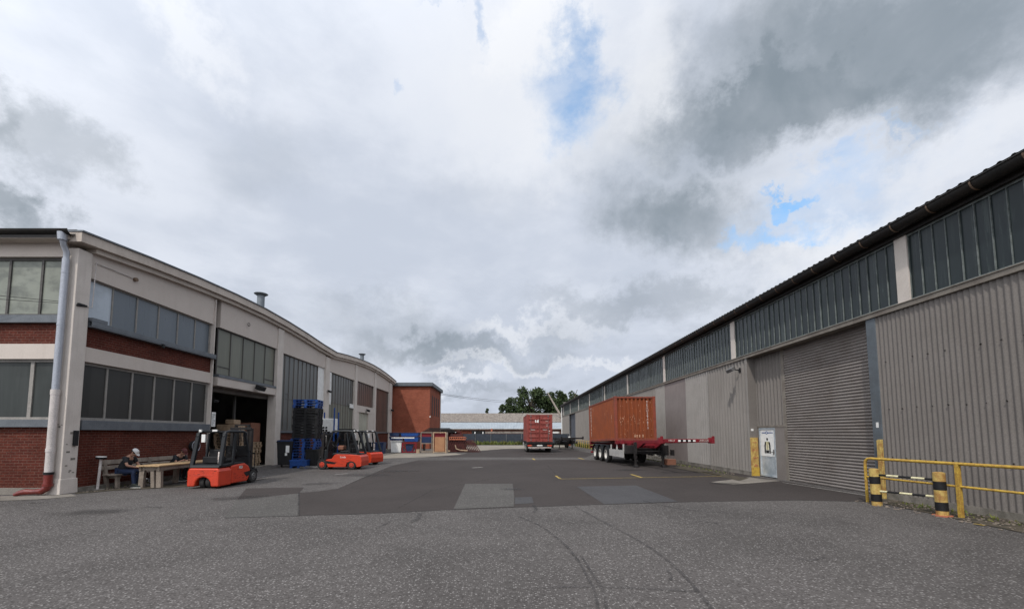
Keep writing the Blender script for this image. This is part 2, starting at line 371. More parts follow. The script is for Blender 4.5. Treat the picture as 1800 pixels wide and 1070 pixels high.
def skid_mat():
    m, t, b, pos, o = new_mat('rubber_streak')
    b.inputs['Base Color'].default_value = (.03, .028, .028, 1); b.inputs['Roughness'].default_value = .8
    tr = t.new('ShaderNodeBsdfTransparent'); mx = t.new('ShaderNodeMixShader')
    n = t.noise(pos, 3.0, 6, .7); n2 = t.noise(pos, 60, 2, .6)
    f = t.m('MULTIPLY', t.mr(n, .3, .7, .1, .75), t.mr(n2, .4, .6, .5, 1.))
    t.l.new(f, mx.inputs[0]); t.l.new(tr.outputs[0], mx.inputs[1]); t.l.new(b.outputs[0], mx.inputs[2]); t.l.new(mx.outputs[0], o.inputs[0])
    return m
MT['rubber_mark'] = skid_mat()
def stain_mat():
    m, t, b, pos, o = new_mat('oil_stain')
    b.inputs['Base Color'].default_value = (.022, .020, .019, 1); b.inputs['Roughness'].default_value = .6
    tr = t.new('ShaderNodeBsdfTransparent'); mx = t.new('ShaderNodeMixShader'); tc_ = t.new('ShaderNodeTexCoord')
    v = t.new('ShaderNodeVectorMath', operation='LENGTH'); t.l.new(tc_.outputs['Object'], v.inputs[0])
    n = t.noise(pos, 2.2, 7, .65); r_ = t.m('ADD', v.outputs['Value'], t.m('MULTIPLY', t.m('SUBTRACT', n, .5), 1.6))
    t.l.new(t.mr(r_, .25, .95, .34, 0.), mx.inputs[0]); t.l.new(tr.outputs[0], mx.inputs[1]); t.l.new(b.outputs[0], mx.inputs[2]); t.l.new(mx.outputs[0], o.inputs[0])
    return m
MT['stain'] = stain_mat()

# ------------------------------------------------------------------ mesh helpers
class MB:
    def __init__(s): s.b = bmesh.new()
    def box(s, x0, x1, y0, y1, z0, z1, mx=None, taper=None):
        pts = [(x, y, z) for z in (z0, z1) for y in (y0, y1) for x in (x0, x1)]
        if taper:
            cx, cy = (x0 + x1) / 2, (y0 + y1) / 2
            pts = [((x - cx) * (taper if z == z1 else 1) + cx, (y - cy) * (taper if z == z1 else 1) + cy, z) for x, y, z in pts]
        v = [s.b.verts.new(mx @ Vector(p) if mx else p) for p in pts]
        for f in ((0, 2, 3, 1), (4, 5, 7, 6), (0, 1, 5, 4), (2, 6, 7, 3), (0, 4, 6, 2), (1, 3, 7, 5)):
            s.b.faces.new([v[i] for i in f])
        return s
    def bar(s, p0, p1, wd, ht, up=(0, 0, 1)):
        """rectangular bar from p0 to p1"""
        p0, p1 = Vector(p0), Vector(p1); d = (p1 - p0); L = d.length; d = d / L
        u = Vector(up)
        if abs(d.dot(u)) > .95: u = Vector((1, 0, 0))
        sx = d.cross(u).normalized(); sz = sx.cross(d)
        mx = Matrix((sx, d, sz)).transposed().to_4x4(); mx.translation = p0
        return s.box(-wd / 2, wd / 2, 0, L, -ht / 2, ht / 2, mx)
    def cyl(s, p0, p1, r, r2=None, n=14, cap=True):
        p0, p1 = Vector(p0), Vector(p1); r2 = r if r2 is None else r2
        d = (p1 - p0).normalized(); u = Vector((0, 0, 1)) if abs(d.z) < .9 else Vector((1, 0, 0))
        a = d.cross(u).normalized(); c = a.cross(d)
        A = [s.b.verts.new(p0 + (a * cos(2 * pi * i / n) + c * sin(2 * pi * i / n)) * r) for i in range(n)]
        B = [s.b.verts.new(p1 + (a * cos(2 * pi * i / n) + c * sin(2 * pi * i / n)) * r2) for i in range(n)]
        for i in range(n): s.b.faces.new((A[i], A[(i + 1) % n], B[(i + 1) % n], B[i]))
        if cap: s.b.faces.new(A); s.b.faces.new(B[::-1])
        return s
    def tube(s, pts, r, n=10):
        pts = [Vector(p) for p in pts]; rings = []
        for i, p in enumerate(pts):
            d = (pts[min(i + 1, len(pts) - 1)] - pts[max(i - 1, 0)]).normalized()
            u = Vector((0, 0, 1)) if abs(d.z) < .9 else Vector((0, 1, 0))
            a = d.cross(u).normalized(); c = a.cross(d); rr = r[i] if isinstance(r, (list, tuple)) else r
            if rings:   # keep rings aligned
                pa = rings[-1][1]; a = (pa - d * pa.dot(d)).normalized(); c = a.cross(d)
            rings.append(([s.b.verts.new(p + (a * cos(2 * pi * k / n) + c * sin(2 * pi * k / n)) * rr) for k in range(n)], a))
        for (A, _), (B, _) in zip(rings, rings[1:]):
            for k in range(n): s.b.faces.new((A[k], A[(k + 1) % n], B[(k + 1) % n], B[k]))
        s.b.faces.new(rings[0][0]); s.b.faces.new(rings[-1][0][::-1])
        return s
    def prism(s, poly, x0, x1, axis='x'):
        """extrude a polygon: axis x: poly is (y,z); axis y: (x,z); axis z: (x,y)"""
        f = {'x': lambda a, b, t: (t, a, b), 'y': lambda a, b, t: (a, t, b), 'z': lambda a, b, t: (a, b, t)}[axis]
        A = [s.b.verts.new(f(a, b, x0)) for a, b in poly]; B = [s.b.verts.new(f(a, b, x1)) for a, b in poly]
        n = len(poly)
        for i in range(n): s.b.faces.new((A[i], A[(i + 1) % n], B[(i + 1) % n], B[i]))
        s.b.faces.new(A[::-1]); s.b.faces.new(B)
        return s
    def sweep(s, path, x0, x1, d0, d1):
        """band that follows a line of (y, z): from x0 to x1, from z+d0 to z+d1"""
        for (ya, za), (yb, zb) in zip(path, path[1:]):
            v = [s.b.verts.new(p) for p in ((x0, ya, za + d0), (x1, ya, za + d0), (x1, ya, za + d1), (x0, ya, za + d1), (x0, yb, zb + d0), (x1, yb, zb + d0), (x1, yb, zb + d1), (x0, yb, zb + d1))]
            for f in ((0, 4, 5, 1), (1, 5, 6, 2), (2, 6, 7, 3), (3, 7, 4, 0)): s.b.faces.new([v[i] for i in f])
        for (y, z), o in ((path[0], 1), (path[-1], -1)):
            s.b.faces.new([s.b.verts.new(p) for p in ((x0, y, z + d0), (x1, y, z + d0), (x1, y, z + d1), (x0, y, z + d1))][::o])
        return s
    def quad(s, *p):
        s.b.faces.new([s.b.verts.new(q) for q in p]); return s
    def sphere(s, c, rx, ry=None, rz=None, n=12, m=8, zmin=-1.):
        ry = rx if ry is None else ry; rz = rx if rz is None else rz
        rings = []
        for j in range(m + 1):
            ph = -pi / 2 + pi * j / m
            zz = max(sin(ph), zmin)
            rings.append([s.b.verts.new((c[0] + rx * cos(ph) * cos(2 * pi * i / n), c[1] + ry * cos(ph) * sin(2 * pi * i / n), c[2] + rz * zz)) for i in range(n)])
        for A, B in zip(rings, rings[1:]):
            for i in range(n): s.b.faces.new((A[i], A[(i + 1) % n], B[(i + 1) % n], B[i]))
        return s
    def ring(s, c, R, r, axis='x', n=28, k=8):
        pts = []
        for i in range(n + 1):
            a = 2 * pi * i / n
            pts.append({'x': (c[0], c[1] + R * cos(a), c[2] + R * sin(a)), 'y': (c[0] + R * cos(a), c[1], c[2] + R * sin(a)), 'z': (c[0] + R * cos(a), c[1] + R * sin(a), c[2])}[axis])
        return s.tube(pts, r, k)
    def build(s, name, m, parent=None, smooth=False, bevel=0, solid=0):
        me = bpy.data.meshes.new(name)
        bmesh.ops.remove_doubles(s.b, verts=s.b.verts, dist=1e-5)
        bmesh.ops.recalc_face_normals(s.b, faces=s.b.faces)
        if parent is not None and parent.get('_world'):
            bmesh.ops.translate(s.b, verts=s.b.verts, vec=-Vector(parent.location))
        s.b.to_mesh(me); s.b.free()
        me.materials.append(MT[m] if isinstance(m, str) else m)
        o = bpy.data.objects.new(name, me); col.objects.link(o)
        if parent is not None:
            o.parent = parent
            if parent.get('_grand') is not None: pass
        if smooth:
            for p in me.polygons: p.use_smooth = True
            try: me.set_sharp_from_angle(angle=radians(38))
            except Exception: pass
        if bevel:
            b = o.modifiers.new('bevel', 'BEVEL'); b.width = bevel; b.segments = 2; b.limit_method = 'ANGLE'
        return o

def thing(name, label, cat, loc=(0, 0, 0), rz=0., group=None, worldcoords=False):
    o = bpy.data.objects.new(name, None); col.objects.link(o)
    o.location = loc; o.rotation_euler = (0, 0, rz); o.empty_display_size = .3
    o['label'] = label; o['category'] = cat
    if group: o['group'] = group
    if worldcoords: o['_world'] = 1
    return o
def tag(o, label, cat, group=None):
    o['label'] = label; o['category'] = cat
    if group: o['group'] = group
    return o
def kids(o): return [c for c in bpy.data.objects if c.parent == o]
def dup(root, loc, rz=0., label=None, group=None):
    r = root.copy(); col.objects.link(r); r.location = loc; r.rotation_euler = (0, 0, rz)
    if label: r['label'] = label
    if group: r['group'] = group
    for ch in kids(root):
        c = ch.copy(); col.objects.link(c); c.parent = r
        for g in kids(ch):
            d = g.copy(); col.objects.link(d); d.parent = c
    return r
def text(body, size, m, parent, loc, rot, name='lettering', ext=.002, align='CENTER', sx=1.):
    cu = bpy.data.curves.new(name, 'FONT'); cu.body = body; cu.size = size; cu.extrude = ext; cu.align_x = align; cu.align_y = 'CENTER'
    tmp = bpy.data.objects.new(name, cu); col.objects.link(tmp)
    me = bpy.data.meshes.new_from_object(tmp.evaluated_get(bpy.context.evaluated_depsgraph_get())); bpy.data.objects.remove(tmp)
    me.name = name; me.materials.clear(); me.materials.append(MT[m]); o = bpy.data.objects.new(name, me); col.objects.link(o)
    o.location = loc; o.rotation_euler = rot; o.scale = (sx, 1, 1); o.parent = parent
    return o
# ================================================================== THE YARD
def struct(o, kind='structure'):
    o['kind'] = kind; return o
g = MB()
g.quad((-1500, -1500, 0), (1500, -1500, 0), (1500, 1500, 0), (-1500, 1500, 0))
struct(g.build('ground', 'asph_coarse'))

def sheet(name, pix, lvl, m, kind='structure'):
    b = MB(); z = .004 * lvl
    pts = [G(*p) for p in pix]
    vs = [b.b.verts.new((p.x, p.y, z)) for p in pts]
    b.b.faces.new(vs)
    bmesh.ops.triangulate(b.b, faces=b.b.faces)
    o = b.build(name, m); struct(o, kind)
    return o
# smooth dark resurfacing of the yard
sheet('road', [(525, 906), (525, 866), (560, 863), (596, 858), (640, 838), (690, 818), (735, 808.5), (1010, 807.5), (1240, 814), (1330, 838), (1395, 848), (1560, 879), (1535, 881.5), (1400, 878.5), (1200, 882), (1000, 888), (800, 895), (660, 902)], 1, 'asph_dark')
sheet('road', [(700, 803), (1030, 803.5), (1045, 797), (1000, 789), (880, 786), (835, 790), (812, 799)], 1, 'asph_dark')
sheet('road', [(395, 910), (415, 879), (525, 867), (525, 906.5)], 1, 'asph_patch')
sheet('road', [(417, 877), (433, 858), (535, 856), (525, 866.5)], 1, 'asph_dark')
sheet('road', [(797, 894.5), (818, 850), (901, 850), (904, 873), (903, 890)], 2, 'asph_patch')
sheet('road', [(1014, 855), (1118, 853), (1192, 881.5), (1062, 886)], 2, 'asph_blue')
sheet('road', [(905, 874), (935, 873), (938, 884), (905, 886)], 2, 'asph_blue')
sheet('path', [(1250, 847), (1318, 838.5), (1372, 845), (1290, 851.5)], 2, 'concrete')
sheet('path', [(648, 796.5), (800, 796), (812, 798.5), (742, 803.5), (650, 806)], 2, 'concrete_pale')
sheet('path', [(800, 786), (845, 782.5), (1000, 782.5), (1000, 787), (885, 788.5), (842, 792)], 2, 'concrete_pale')
sheet('path', [(0, 872), (100, 870), (125, 868), (135, 872), (60, 878), (0, 880)], 2, 'concrete')
sheet('dirt_strip', [(1200, 818), (1316, 840.5), (1300, 845), (1185, 822)], 3, 'dirt')
sheet('dirt_strip', [(1535, 872), (1530, 880), (1680, 912), (1800, 937), (2100, 1000), (2100, 950), (1800, 915)], 3, 'dirt')
sheet('dirt_strip', [(132, 860), (132, 868), (200, 862), (330, 855), (330, 851), (200, 856)], 3, 'dirt')
# painted lines
def line(pix, wd, m, lvl=3, name='painted_line'):
    b = MB(); pts = [G(*p) for p in pix]
    for a, c in zip(pts, pts[1:]):
        d = (c - a).normalized(); nx = Vector((-d.y, d.x, 0)) * wd / 2
        b.quad(*[(q.x, q.y, .004 * lvl) for q in (a + nx, c + nx, c - nx, a - nx)])
    return struct(b.build(name, m))
line([(977, 836), (985, 841.5)], .10, 'yellow_line')
line([(985, 842), (1268, 837)], .06, 'yellow_line', 4)
line([(1109, 833.5), (1129, 839.5)], .12, 'yellow_line')
line([(1235, 829.5), (1266, 836)], .12, 'yellow_line')
line([(1017, 804.5), (1026, 807)], .16, 'yellow_line')
line([(936, 805.5), (940, 808)], .14, 'yellow_line')
line([(1376, 848), (1522, 871)], .07, 'line_white')
line([(588, 834), (612, 832)], .14, 'line_white')
line([(830, 822), (848, 821)], .22, 'line_white')
line([(1712, 921), (1732, 924)], .10, 'yellow_line', 4)
# tyre marks on the coarse asphalt
def skid(pix, wd):
    P = [G(*p) for p in pix]; b = MB(); pts = []
    for i in range(len(P) - 1):
        p0, p1, p2, p3 = P[max(i - 1, 0)], P[i], P[i + 1], P[min(i + 2, len(P) - 1)]
        for k in range(8):
            t = k / 8
            pts.append(.5 * ((2 * p1) + (p2 - p0) * t + (2 * p0 - 5 * p1 + 4 * p2 - p3) * t * t + (3 * p1 - p0 - 3 * p2 + p3) * t ** 3))
    pts.append(P[-1]); L = []
    for i, p in enumerate(pts):
        d = (pts[min(i + 1, len(pts) - 1)] - pts[max(i - 1, 0)]).normalized(); nx = Vector((-d.y, d.x, 0)) * wd / 2
        L.append((b.b.verts.new((p.x + nx.x, p.y + nx.y, .016)), b.b.verts.new((p.x - nx.x, p.y - nx.y, .016))))
    for A, B in zip(L, L[1:]): b.b.faces.new((A[0], A[1], B[1], B[0]))
    return struct(b.build('tyre_mark', 'rubber_mark'), 'stuff')
skid([(1012, 978), (1030, 1010), (1045, 1040), (1052, 1080)], .035)
skid([(1022, 978), (1042, 1010), (1060, 1040), (1068, 1080)], .035)
skid([(1010, 890), (1075, 925), (1130, 955), (1190, 1000), (1255, 1075)], .05)
skid([(912, 908), (950, 925), (990, 955), (1015, 985)], .05)
skid([(738, 902), (735, 910), (724, 918)], .10)
skid([(937, 888), (942, 895), (936, 902)], .08)
skid([(1170, 1000), (1180, 1012), (1178, 1020)], .04)
skid([(1230, 916), (1262, 920)], .09)
skid([(1130, 880), (1200, 895), (1300, 903)], .05)
skid([(1380, 978), (1420, 985), (1450, 980)], .05)
skid([(940, 1034), (1060, 1032), (1250, 1042)], .03)
skid([(660, 930), (690, 915)], .05)
skid([(255, 891), (285, 892)], .16)
skid([(50, 884), (80, 883)], .14)

# stains: flat patches of spilled oil and damp, each its own shape
def stain(px, py, rx, ry, rot=0.):
    p = G(px, py); b = MB(); n = 24
    b.b.faces.new([b.b.verts.new((cos(2 * pi * k / n) * 1.5, sin(2 * pi * k / n) * 1.5, 0)) for k in range(n)])
    o = struct(b.build('oil_stain', 'stain'), 'stuff'); o.location = (p.x, p.y, .0175 + .0006 * STN[0]); STN[0] += 1; o.scale = (rx, ry, 1); o.rotation_euler = (0, 0, rot)
STN = [0]
for q in ((420, 875, 1.2, .6, .3), (640, 835, 1.6, .9, 0), (560, 850, .9, .5, .4), (900, 860, .5, .35, 0), (1105, 826, 1.0, .8, 0), (160, 900, 1.1, .5, .2),
          (950, 798, 2.2, 1.5, 0), (1280, 850, .8, .5, 0), (700, 828, 1.4, .6, .1)):
    stain(*q)
# sealed joint between the two surfaces
line([(395, 910), (525, 906.4), (660, 902.4), (800, 895.4), (1000, 888.4), (1200, 882.4), (1400, 878.9), (1530, 881.5)], .045, 'rubber_mark', 4, 'sealed_joint')
line([(525, 906), (525, 866), (596, 858), (690, 818)], .05, 'rubber_mark', 4, 'sealed_joint')
line([(700, 893), (760, 862), (880, 838), (1010, 828), (1060, 822)], .03, 'rubber_mark', 4, 'crack')
line([(1000, 846), (985, 842), (970, 826), (962, 818)], .03, 'rubber_mark', 4, 'crack')

# ================================================================== LEFT WORKSHOP (cream frame, brick, glazing)
XL = -12.95
def hL(y):
    if y < 32.0: return 8.46 - .58 * abs((y - 22.2) / 9.8) ** 1.75
    return 8.55 - .55 * abs((y - 41.4) / 9.4) ** 1.75
LB = thing('workshop_building', 'long cream framed workshop with brick panels, big windows and two shallow curved gables', 'building', (XL, 12.5, 0), worldcoords=True)
def lb(mb, name, m, **k): return mb.build(name, m, LB, **k)
PIL = [(18.7, 18.75), (24.1, 24.7), (30.8, 31.5), (37.0, 37.6), (42.7, 43.3), (48.4, 49.6)]
def arcpath(y0, y1, dz=0, n=8):
    return [(y0 + (y1 - y0) * i / n, hL(y0 + (y1 - y0) * i / n) + dz) for i in range(n + 1)]
# pilasters
b = MB(); b.box(XL - .42, XL, 12.5, 12.95, 0, hL(12.6) - .45); b.box(XL - .47, XL + .035, 12.46, 13.0, 0, .45, taper=.93)
lb(b, 'corner_pillar', 'pillar', bevel=.015)
b = MB()
for i in range(9):
    z = .5 + random.random() * 2.2; y = 12.55 + random.random() * .3; s_ = .02 + random.random() * .05
    b.box(XL, XL + .003, y, y + s_ * 2, z, z + s_)
for i in range(6):
    z = 1.75 + random.random() * .35; x = XL - .3 + random.random() * .25; s_ = .015 + random.random() * .03
    b.box(x, x + s_ * 2.5, 12.497, 12.5, z, z + s_)
lb(b, 'chipped_render', 'plinth')
for (a, c) in PIL:
    b = MB(); ym = (a + c) / 2
    b.box(XL - .5, XL, a, c, 0, hL(ym) - .5)
    lb(b, 'pillar', 'pillar', bevel=.012)
# upper wall above the windows, one render panel per bay
BAY = [(12.95, 18.7), (19.15, 24.1), (24.7, 30.8), (31.5, 37.0), (37.6, 42.7), (43.3, 48.4)]
TOPW = [6.70, 6.68, 6.58, 6.48, 6.55, 6.55]
for (a, c), zt in zip(BAY, TOPW):
    b = MB(); path = arcpath(a, c, -.45)
    for (ya, za), (yb, zb) in zip(path, path[1:]):
        b.prism([(ya, zt), (yb, zt), (yb, zb), (ya, za)], XL - .3, XL - .07)
    lb(b, 'wall', 'cream')
# fascia and the moulding under it
b = MB()
b.sweep(arcpath(12.32, 32.0), XL - .25, XL + .24, -.30, 0); b.sweep(arcpath(32.0, 50.45), XL - .25, XL + .24, -.30, 0)
lb(b, 'fascia', 'fascia')
b = MB(); b.sweep(arcpath(12.3, 32.0), XL - .3, XL + .29, 0.003, .05); b.sweep(arcpath(32.0, 50.45), XL - .3, XL + .29, 0.003, .05)
lb(b, 'roof_edge', 'flash')
b = MB(); b.sweep(arcpath(12.95, 32.0), XL - .25, XL + .10, -.46, -.303); b.sweep(arcpath(32.0, 50.4), XL - .25, XL + .10, -.46, -.303)
lb(b, 'moulding', 'fascia')
# roof and back walls
b = MB()
for y0, y1 in ((12.2, 32.0), (32.0, 50.4)):
    b.sweep(arcpath(y0, y1, 0, 14), XL - 18, XL - .28, -.22, -.04)
lb(b, 'roof', 'roofing')
b = MB(); b.box(XL - 18, XL - 17.8, 12.7, 50.2, 0, 7.6); b.box(XL - 17.8, XL - .5, 50.3, 50.5, 0, 7.4); b.box(XL - 17.8, XL - .5, 31.6, 31.8, 0, 7.5); b.box(XL - 17.8, XL - .5, 18.0, 18.2, 0, 7.4)
lb(b, 'back_wall', 'interior')
b = MB(); b.box(XL - 17.8, XL - .12, 19.05, 24.2, .003, .02); lb(b, 'floor_slab', 'concrete')
b = MB()
for x in (XL - 4, XL - 8): b.box(x - .1, x + .1, 24.2, 24.4, 0, 5.4)
b.box(XL - 4.1, XL - 3.9, 18.3, 31.5, 5.4, 5.7)
b.box(XL - 1.2, XL - 1.1, 22.1, 22.2, 0.02, 4.3)
lb(b, 'inner_post', 'frame_dark')

def window(y0, y1, z0, z1, xg, cuts, gm, fm, bw=.045, trans=(), outer=.07, sub=None, parent=None):
    """a window in the yard wall: frame mesh with the panes as its child"""
    f = MB()
    x0, x1 = xg, xg + .05
    f.box(x0, x1, y0, y1, z0, z0 + outer); f.box(x0, x1, y0, y1, z1 - outer, z1)
    f.box(x0, x1, y0, y0 + outer, z0 + outer, z1 - outer); f.box(x0, x1, y1 - outer, y1, z0 + outer, z1 - outer)
    for c in cuts: f.box(x0, x1 - .006, c - bw / 2, c + bw / 2, z0 + outer, z1 - outer)
    for (a, c, z) in trans: f.box(x0, x1 - .012, a, c, z - bw / 2, z + bw / 2)
    fo = f.build('window', fm, parent or LB)
    p = MB()
    off = Vector((parent or LB).location) if (parent or LB).get('_world') else Vector((0, 0, 0))
    def P(bx, m, nm='pane'):
        q = MB(); q.box(*bx); bmesh.ops.translate(q.b, verts=q.b.verts, vec=-off); return q.build(nm, m, fo)
    if sub is None: P((xg - .02, xg + .012, y0 + .02, y1 - .02, z0 + .02, z1 - .02), gm)
    else:
        for (ya, yb, za, zb, m) in sub: P((xg - .02, xg + .012, ya, yb, za, zb), m)
    return fo
def cutsn(y0, y1, n, outer=.07): return [y0 + (y1 - y0) * i / n for i in range(1, n)]
XG = XL - .22
# bay 1: two rows of windows with brick between
c1 = cutsn(12.95, 18.7, 6)
window(12.97, 18.68, 5.31, 6.72, XG, c1, 'glass_up', 'frame_grey', sub=[(12.97, c1[0], 5.33, 6.68, 'glass_frost'), (c1[0] + .001, 18.66, 5.33, 6.68, 'glass_up')])
window(12.97, 18.68, 2.20, 4.03, XG, c1, 'glass_low', 'frame_grey', bw=.06, outer=.09)
b = MB(); b.box(XL - .3, XL + .10, 13.0, 18.75, 5.12, 5.16); b.box(XL + .06, XL + .103, 13.0, 18.75, 5.163, 5.31); b.box(XL - .3, XL - .03, 13.0, 18.7, 5.163, 5.307)
b.box(XL - .3, XL + .104, 13.0, 13.5, 5.312, 5.42)
lb(b, 'window_sill', 'flash', bevel=.006)
b = MB(); b.box(XL + .10, XL + .16, 15.7, 15.78, 5.02, 5.16); lb(b, 'sill_bracket', 'black')
b = MB(); b.box(XL - .3, XL + .02, 13.0, 18.7, 1.90, 2.20); lb(b, 'window_sill', 'flash', bevel=.006)
b = MB(); b.box(XL - .35, XL - .12, 12.95, 18.7, 4.49, 5.12); lb(b, 'brick_panel', 'brick')
b = MB(); b.box(XL - .35, XL - .12, 12.95, 18.7, .14, 1.90); lb(b, 'brick_panel', 'brick')
b = MB(); b.box(XL - .35, XL - .06, 12.95, 18.7, 4.03, 4.49); lb(b, 'concrete_band', 'cream')
b = MB(); b.box(XL - .35, XL + .05, 13.0, 18.7, 0, .14); lb(b, 'plinth', 'plinth')
# bay 2: window over the open door
c2 = cutsn(19.15, 24.1, 5)
window(19.17, 24.08, 4.50, 6.68, XG, c2, 'glass_tall_low', 'frame_dark', bw=.04, outer=.05, trans=[(19.2, c2[0], 4.9), (c2[3], 24.05, 4.8)])
b = MB(); b.box(XL - .3, XL - .02, 19.15, 24.1, 4.38, 4.50); lb(b, 'window_sill', 'flash')
b = MB(); b.box(XL - .5, XL - .05, 19.15, 24.1, 3.98, 4.38); lb(b, 'door_lintel', 'cream', bevel=.01)
b = MB(); b.box(XL - .9, XL - .5, 19.15, 24.1, 3.75, 4.6); lb(b, 'shutter_box', 'interior')
# bays 3, 4, 6: tall glazing over a low brick wall; bay 5: shutter door
def bars(y0, y1, p=.55): n = round((y1 - y0) / p); return cutsn(y0, y1, n)
window(24.72, 29.8, 1.96, 6.58, XG, bars(24.7, 29.8), 'glass_tall', 'bar_dk', bw=.02, outer=.05, trans=[(24.8, 29.7, 3.9), (25.4, 25.9, 4.2), (28.5, 29.5, 4.05)])
b = MB(); b.box(XL - .3, XL - .15, 29.8, 30.8, 1.9, 6.58); lb(b, 'infill_panel', 'white')
window(31.52, 36.98, 1.96, 6.48, XG, bars(32.0, 37.0), 'glass_tall_low', 'bar_dk', bw=.02, outer=.05, trans=[(31.6, 36.9, 4.15)], sub=[(31.54, 36.96, 1.98, 4.15, 'glass_tall_low'), (31.54, 36.96, 4.151, 6.46, 'glass_tall')])
b = MB(); b.box(XL - .3, XL - .1, 31.5, 32.05, 4.0, 6.45); lb(b, 'infill_panel', 'white'); b = MB(); b.box(XL - .14, XL - .09, 36.1, 37.0, 4.0, 4.35); lb(b, 'infill_panel', 'white')
window(37.62, 42.68, 4.35, 6.55, XG, bars(37.6, 42.7), 'glass_brown', 'bar_dk', bw=.02, outer=.05)
b = MB(); b.box(XL - .4, XL - .02, 37.6, 42.7, 3.75, 4.35); lb(b, 'door_lintel', 'cream', bevel=.01)
b = MB()
for i in range(38): b.prism([(XL - .2, .02 + i * .1), (XL - .17, .05 + i * .1), (XL - .2, .115 + i * .1)], 38.3, 41.0, 'y')
b.box(XL - .26, XL - .199, 38.3, 41.0, 0, 3.76)
lb(b, 'roller_shutter', 'shutter_cream')
b = MB(); b.box(XL - .4, XL - .04, 41.0, 42.7, 0, 3.75); lb(b, 'wall', 'cream'); b = MB(); b.box(XL - .4, XL - .04, 37.6, 38.3, 0, 3.75); lb(b, 'wall', 'cream')
window(43.32, 48.38, 1.96, 6.55, XG, bars(43.3, 48.4, .5), 'glass_brown', 'bar_dk', bw=.02, outer=.05, trans=[(43.4, 48.3, 4.15)])
for (a, c) in ((24.7, 30.8), (31.5, 37.0), (43.3, 48.4)):
    b = MB(); b.box(XL - .3, XL - .01, a, c, 1.84, 1.96); lb(b, 'window_sill', 'flash')
    b = MB(); b.box(XL - .35, XL - .1, a, c, .1, 1.84); lb(b, 'brick_panel', 'brick')
    b = MB(); b.box(XL - .35, XL - .03, a, c, 0, .1); lb(b, 'plinth', 'plinth')
# front gable end towards the camera
YF = 12.5
x0 = XL - 17.9; x1 = XL - .42
b = MB(); b.box(x0, x1, YF + .06, YF + .4, 7.2, 7.62); lb(b, 'wall', 'cream')
b = MB(); b.box(x0, x1, YF + .06, YF + .4, 4.03, 4.49); lb(b, 'concrete_band', 'cream')
b = MB(); b.box(x0, x1, YF + .12, YF + .4, 4.49, 5.13); lb(b, 'brick_panel', 'brick')
b = MB(); b.box(x0, x1, YF + .12, YF + .4, .19, 1.98); lb(b, 'brick_panel', 'brick')
b = MB(); b.box(x0, x1, YF + .04, YF + .4, 0, .19); lb(b, 'plinth', 'concrete')
b = MB(); b.box(x0, x1, YF - .02, YF + .4, 5.13, 5.36); lb(b, 'window_sill', 'flash')
b = MB(); b.box(x0, x1, YF - .02, YF + .4, 1.98, 2.2); lb(b, 'window_sill', 'flash')
def fwin(xa, xb, z0, z1, cuts, gm, fm, bw, sub=None):
    f = MB(); y0, y1 = YF + .16, YF + .22; o = .08
    f.box(xa, xb, y0, y1, z0, z0 + o); f.box(xa, xb, y0, y1, z1 - o, z1); f.box(xa, xa + o, y0, y1, z0 + o, z1 - o); f.box(xb - o, xb, y0, y1, z0 + o, z1 - o)
    for c in cuts: f.box(c - bw / 2, c + bw / 2, y0 + .005, y1, z0 + o, z1 - o)
    fo = lb(f, 'window', fm)
    off = Vector(LB.location)
    for (a, c, m) in (sub or [(xa, xb, gm)]):
        q = MB(); q.box(a + .01, c - .01, y1 - .02, y1 + .03, z0 + .01, z1 - .01); bmesh.ops.translate(q.b, verts=q.b.verts, vec=-off); q.build('pane', m, fo)
fwin(XL - 6.2, x1, 5.36, 7.2, [XL - 1.25, XL - 2.25, XL - 3.25, XL - 4.25, XL - 5.2], 'glass_front', 'frame_dark', .07)
fwin(XL - 6.2, x1, 2.2, 4.03, [XL - 1.30, XL - 2.9, XL - 4.5], 'glass_blind', 'frame_grey', .11)
b = MB(); b.box(x0, XL - 6.2, YF + .1, YF + .4, 2.2, 4.03); b.box(x0, XL - 6.2, YF + .1, YF + .4, 5.36, 7.2); lb(b, 'wall', 'cream')
for i in range(0): pass
b = MB(); b.box(x0, XL - .1, YF - .28, YF + .5, 7.622, 7.74); lb(b, 'eave_board', 'fascia')
b = MB()
prof = [(YF - .30 + .13 * cos(a), 7.86 + .13 * sin(a)) for a in [pi + pi * i / 8 for i in range(9)]]
for (a, c) in zip(prof, prof[1:]): b.quad((x0, a[0], a[1]), (XL + .05, a[0], a[1]), (XL + .05, c[0], c[1]), (x0, c[0], c[1]))
b.box(x0, XL + .06, YF - .17, YF - .14, 7.745, 7.95)
lb(b, 'gutter', 'gutter', smooth=True)
# downpipe at the corner
DP = thing('downpipe', 'grey downpipe down the pillar corner, ending in a red drain pipe on the ground', 'pipe', (XL - .23, YF - .14, 0), worldcoords=True)
xp, yp = XL - .23, YF - .13
b = MB(); b.tube([(xp + .02, YF - .30, 7.80), (xp + .02, YF - .3, 7.62), (xp + .01, YF - .24, 7.42), (xp, yp, 7.25), (xp, yp, 7.0)], .075, 14); b.cyl((xp + .02, YF - .3, 7.55), (xp + .02, YF - .3, 7.78), .11, .13)
b.build('offset_bend', 'pipe', DP, smooth=True)
b = MB(); b.cyl((xp, yp, 3.02), (xp, yp, 7.05), .088, n=18); b.cyl((xp, yp, 5.0), (xp, yp, 5.05), .095, n=18); b.cyl((xp, yp, 6.6), (xp, yp, 6.64), .095, n=18)
b.build('zinc_pipe', 'pipe', DP, smooth=True)
b = MB(); b.cyl((xp, yp, .66), (xp, yp, 3.02), .098, n=18); b.cyl((xp, yp, 2.93), (xp, yp, 3.08), .108, n=18); b.cyl((xp, yp, 1.25), (xp, yp, 1.36), .108, n=18)
b.build('lower_pipe', 'pipe_white', DP, smooth=True)
